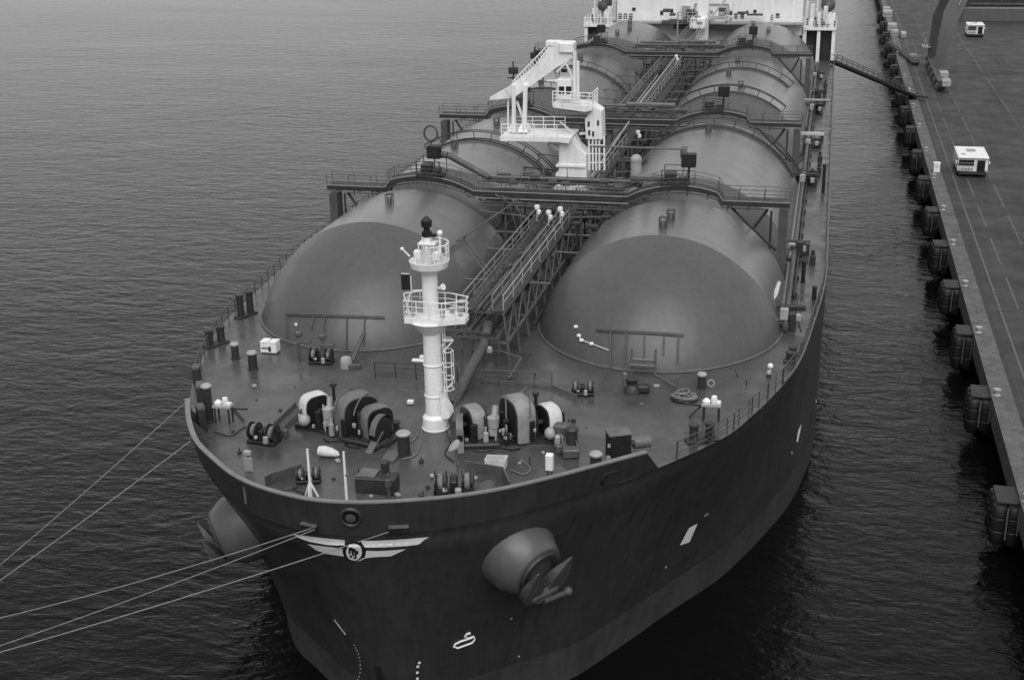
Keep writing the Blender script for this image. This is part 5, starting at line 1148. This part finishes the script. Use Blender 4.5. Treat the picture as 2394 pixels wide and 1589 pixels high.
for i, y in enumerate(FY):
    F = f0 if i == 0 else copy_tree(f0, None, (0, y - FY[0], 0)); F.rotation_euler.z = .05 * sin(i * 5.1); F.scale = (1 + .05 * sin(i * 2.3), 1, 1 + .07 * sin(i * 3.7)); B = b0 if i == 0 else copy_tree(b0, None, (0, y - FY[0], 0))
    F['label'] = 'black rubber fender on the quay wall, ' + NAMEF[i]; B['label'] = 'pale mooring bollard at the fender ' + NAMEF[i]
# gangway from the ship's side down to the quay
a, b_ = V((22.3, 133.5, .5)), V((36.9, 160.5, ZQ + .9)); G = empty('gangway', (36.9, 160.5, ZQ)); tag(G, 'long dark gangway sloping from the ship side down to the quay', 'gangway')
d = (b_ - a).normalized(); sd_ = d.cross(V((0, 0, 1))).normalized()
k = MB(); k.bar(a, b_, 1.2, .45); k.bar(b_ - d * .2, b_ + V((2.6, 0, -.25)), 1.3, .3); k.build('deck', M_BLACK, G)
for s in (-1, 1):
    k = MB(); o = sd_ * .6 * s; k.bar(a + o + V((0, 0, 1.25)), b_ + o + V((0, 0, 1.15)), .1, .1); k.bar(a + o + V((0, 0, .7)), b_ + o + V((0, 0, .65)), .06, .06)
    for i in range(17): q = a.lerp(b_, i / 16) + o; k.tube(q, q + V((0, 0, 1.2)), .05, 5)
    k.build('railing', M_PIPE, G)
k = MB(); k.lathe([(.45, -.7), (.45, .7)], b_ + V((0, 0, -.45)), sd_, n=16); k.build('roller', M_BLACK, G)
k = MB(); k.box(b_ + V((-.6, -.4, .9)), (.8, .6, .9), bev=.08); k.build('control_box', M_PALE, G)
# loading ramp on the quay farther along
a, b_ = V((35.2, 236, ZQ + .9)), V((39.8, 205, ZQ + .35)); G = empty('loading_ramp', (37.5, 220, ZQ)); tag(G, 'low dark loading ramp with railings on the quay beyond the gangway', 'ramp')
k = MB(); k.bar(a, b_, 1.2, .6); k.build('deck', M_BLACK, G); k = MB()
for s in (-.7, .7): k.bar(a + V((s, 0, 1.1)), b_ + V((s, 0, 1.1)), .09, .09); [k.tube(a.lerp(b_, i / 10) + V((s, 0, 0)), a.lerp(b_, i / 10) + V((s, 0, 1.1)), .05, 5) for i in range(11)]
k.build('railing', M_PIPE, G)
CR = [((37.0, 268, 1.6), (2.2, 4.5)), ((37.3, 257, 1.3), (1.6, 3)), ((39.2, 254, 1.1), (1.2, 5)), ((36.8, 300, 1.6), (2.5, 5)), ((36.9, 312, 1.3), (2, 4)), ((39.6, 214, 1.1), (1.3, 2.2))]
LB = ['pale crate stack beside the loading ramp head', 'smaller pale crate between ramp head and taller crate', 'narrow long crate beyond the loading ramp', 'large pale crate far along the quay edge', 'pale crate farthest along the quay edge', 'pale crate at the low end of the loading ramp']
for (c, s2), l in zip(CR, LB):
    k = MB(); k.box((c[0], c[1], ZQ + .12 + c[2] / 2), (s2[0], s2[1], c[2]), bev=.06); B = empty('quay_crate', (c[0], c[1], ZQ)); tag(B, l, 'crate', 'crates along the quay edge'); k.build('box', M_PALE, B)
    k = MB(); k.box((c[0], c[1], ZQ + .06), (s2[0] * .95, s2[1] * .95, .12)); k.box((c[0], c[1] - s2[1] / 2 - .02, ZQ + c[2] * .55), (s2[0] * .8, .05, .12)); k.build('pallet', M_DARK, B)
# white kiosk
K2 = empty('kiosk', (37.25, 99.6, ZQ)); tag(K2, 'small plain white kiosk on the kerb of the quay', 'kiosk')
k = MB(); k.box((37.25, 99.6, ZQ + .85), (.85, .9, 1.25), bev=.04); k.build('cabin', M_WHITE, K2); k = MB(); k.box((37.25, 99.6, ZQ + 1.52), (.95, 1.0, .09)); k.build('roof', M_WHITE, K2); k = MB(); k.box((37.25, 99.13, ZQ + 1.1), (.4, .05, .1)); k.build('slot', M_PALE, K2); k = MB(); k.box((37.25, 99.6, ZQ + .14), (.8, .85, .22)); k.box((37.3, 98.2, ZQ + .05), (1.5, .35, .12)); k.build('plinth', M_DARK, K2)
# service vans
def van(x0, x1, y0, ln, h, lab):
    xm = (x0 + x1) / 2; w_ = x1 - x0; z = ZQ; B = empty('van', (xm, y0 + ln / 2, z)); tag(B, lab, 'van', 'vans on the quay')
    k = MB(); k.box((xm, y0 + ln / 2 + .12, z + .62 + (h - .75) / 2), (w_, ln - .24, h - .75), bev=.1); k.build('body', M_WHITE, B)
    k = MB(); k.box((xm, y0 + ln / 2, z + h - .1), (w_ + .12, ln + .1, .2), bev=.06); k.build('roof', M_WHITE, B)
    k = MB(); k.box((xm, y0 + ln * .6, z + h + .08), (w_ * .3, ln * .18, .16), bev=.04); k.box((xm - w_ * .3, y0 + ln * .25, z + h + .04), (w_ * .14, ln * .1, .1), bev=.03); k.split('roof_vent', M_PALE, B)
    for sx in (-.46, 0, .46): k = MB(); k.box((xm + sx * w_, y0 + ln / 2, z + h + .02), (.05, ln * .94, .05)); k.build('roof_rib', M_WHITE, B)
    k = MB(); k.box((xm - w_ * .22, y0 + .1, z + h * .78), (w_ * .5, .1, h * .13)); k.box((xm + w_ * .27, y0 + .1, z + h * .56), (w_ * .26, .1, h * .56)); k.build('windscreen', M_GLASS, B)
    k = MB(); k.box((xm - w_ * .22, y0 + .1, z + h * .62), (w_ * .52, .12, h * .09)); k.box((xm, y0 + ln / 2, z + .5), (w_ * .94, ln * .96, .35)); k.box((xm, y0 - .02, z + .42), (w_ * .9, .3, .3), bev=.05); k.build('bumper', M_BLACK, B)
    k = MB(); 
    for q in range(5): k.box((xm - w_ * .42 + q * w_ * .1, y0 + .08, z + h * .4), (w_ * .07, .12, h * (.12 + .05 * (q % 2))), bev=.03)
    k.build('grille', M_PALE, B)
    for sx in (-1, 1):
        k = MB(); k.box((xm + sx * w_ * .43, y0 + .02, z + h * .33), (.3, .1, .2), bev=.03); k.build('headlight', M_PALE, B)
        k = MB(); k.box((xm + sx * (w_ / 2 + .18), y0 + .3, z + h * .72), (.16, .12, .4), bev=.03); k.tube((xm + sx * w_ / 2, y0 + .3, z + h * .75), (xm + sx * (w_ / 2 + .2), y0 + .3, z + h * .75), .03); k.build('mirror', M_WHITE, B)
        for yy in (y0 + ln * .2, y0 + ln * .78):
            W_ = empty('wheel', (xm + sx * (w_ / 2 - .18), yy, z + .48), B); k = MB(); k.lathe([(.22, -.18), (.46, -.18), (.48, 0), (.46, .18), (.22, .18)], (xm + sx * (w_ / 2 - .18), yy, z + .48), (1, 0, 0), n=20); k.build('tyre', M_BLACK, W_)
            k = MB(); k.lathe([(.02, -.12), (.23, -.1), (.23, .1), (.02, .12)], (xm + sx * (w_ / 2 - .18), yy, z + .48), (1, 0, 0), n=16); k.build('rim', M_PALE, W_)
        k = MB(); k.box((xm + sx * (w_ / 2 + .005), y0 + ln * .14, z + h * .65), (.04, ln * .16, h * .26)); k.build('side_window', M_GLASS, B)
    return B
van(39.9, 43.9, 98.2, 7.4, 2.75, 'white boxy van standing near the white kiosk on the quay road')
van(54.4, 58.3, 255.5, 6.0, 3.0, 'smaller far white van standing beyond the harbour crane')
# harbour crane: two splayed box legs on rail bogies, portal beam inland
H = empty('harbour_crane', (42.8, 190, ZQ)); tag(H, 'grey harbour crane portal with splayed box legs on rail bogies', 'crane')
def leg(pts, wx, wy, name, mt):
    k = MB(); rows = []
    for (x, y, z), a, b_ in zip(pts, wx, wy): rows.append([V((x - a, y - b_, z)), V((x + a, y - b_, z)), V((x + a, y + b_, z)), V((x - a, y + b_, z))])
    k.grid(rows, True); k.add(rows[-1], [(0, 1, 2, 3)]); k.add(rows[0], [(3, 2, 1, 0)]); k.build(name, mt, H, sharp=15)
leg([(43.4, 189, ZQ + 2.2), (43.8, 189.2, ZQ + 7.5), (44.9, 190, ZQ + 12.5), (47.6, 191.5, ZQ + 19), (54, 194, ZQ + 36)], (.9, 1.15, 1.6, 1.55, 1.5), (1.0, 1.2, 1.3, 1.3, 1.3), 'leg', M_CRANE)
leg([(42.6, 203, ZQ + 2.2), (42.9, 203, ZQ + 4.5), (43.3, 202.6, ZQ + 11), (45.6, 201.4, ZQ + 18), (53, 198, ZQ + 36)], (.7, 1.05, 1.15, 1.2, 1.2), (.9, 1.1, 1.2, 1.2, 1.2), 'leg', M_GREY)
k = MB(); k.box((60, 190.5, ZQ + 12.3), (29, 2.2, 2.6), bev=.1); k.build('portal_beam', M_CRANE, H)
leg([(74.6, 190.5, ZQ), (74.6, 190.5, ZQ + 11), (74.2, 190.5, ZQ + 14)], (1.1, 1.3, 1.5), (1.1, 1.2, 1.2), 'leg', M_CRANE)
k = MB(); k.box((42.6, 189, ZQ + 1.7), (1.3, 36, .9), bev=.1); k.build('sill_beam', M_GREY, H)
for y in (173.5, 181, 188.5, 196, 203.5):
    Bg = empty('bogie', (42.6, y, ZQ + .6), H); k = MB(); k.box((42.6, y, ZQ + .9), (1.5, 5.6, .9), bev=.15); k.box((42.6, y + 1.5, ZQ + 1.5), (1.8, .7, .6), bev=.08); k.build('bogie_frame', M_DARK, Bg)
    for j in (-1.9, -.65, .65, 1.9): k = MB(); k.lathe([(.05, -.12), (.45, -.12), (.45, .12), (.05, .12)], (42.6 - .7, y + j, ZQ + .5), (1, 0, 0), n=14); k.build('bogie_wheel', M_PIPE, Bg)
for y, s in ((170.6, 1.2), (177.5, 1.7)): k = MB(); k.box((43.4, y, ZQ + 1.2 + s / 2), (1.6, 3.0, s), bev=.1); k.build('drive_cover', M_PALE, H)
k = MB(); k.rail([(40.9, 200, ZQ + 4.5), (41.4, 206, ZQ + 4.5), (44.4, 206, ZQ + 4.5)], 1.1, 1.2, .06, 2); k.box((41.4, 203, ZQ + 4.4), (1.6, 4.5, .15)); k.build('leg_platform', M_PALE, H)
k = MB(); k.bar((45.9, 188.65, ZQ + 14.2), (50, 190.8, ZQ + 25), .16, .16); k.build('ladder_edge', M_PALE, H)
# quay-side shed far behind the crane
S2 = empty('shed', (75, 310, ZQ)); tag(S2, 'long low dark shed with pale eaves behind the harbour crane', 'shed')
k = MB(); k.box((83, 310, ZQ + 3), (50, 30, 6)); k.build('wall', M_CONCD, S2); k = MB(); k.box((83, 310, ZQ + 6.25), (51, 31, .5)); k.build('roof', M_GREY, S2)
k = MB(); k.box((83, 294.9, ZQ + 4.2), (50, .3, .35)); k.box((83, 294.8, ZQ + 1.0), (50, .4, .3)); k.build('eaves_band', M_PIPE, S2)
for i in range(6): k = MB(); k.box((62 + i * 8, 294.93, ZQ + 2.4), (5, .1, 2.4)); k.build('door', M_DARK, S2)
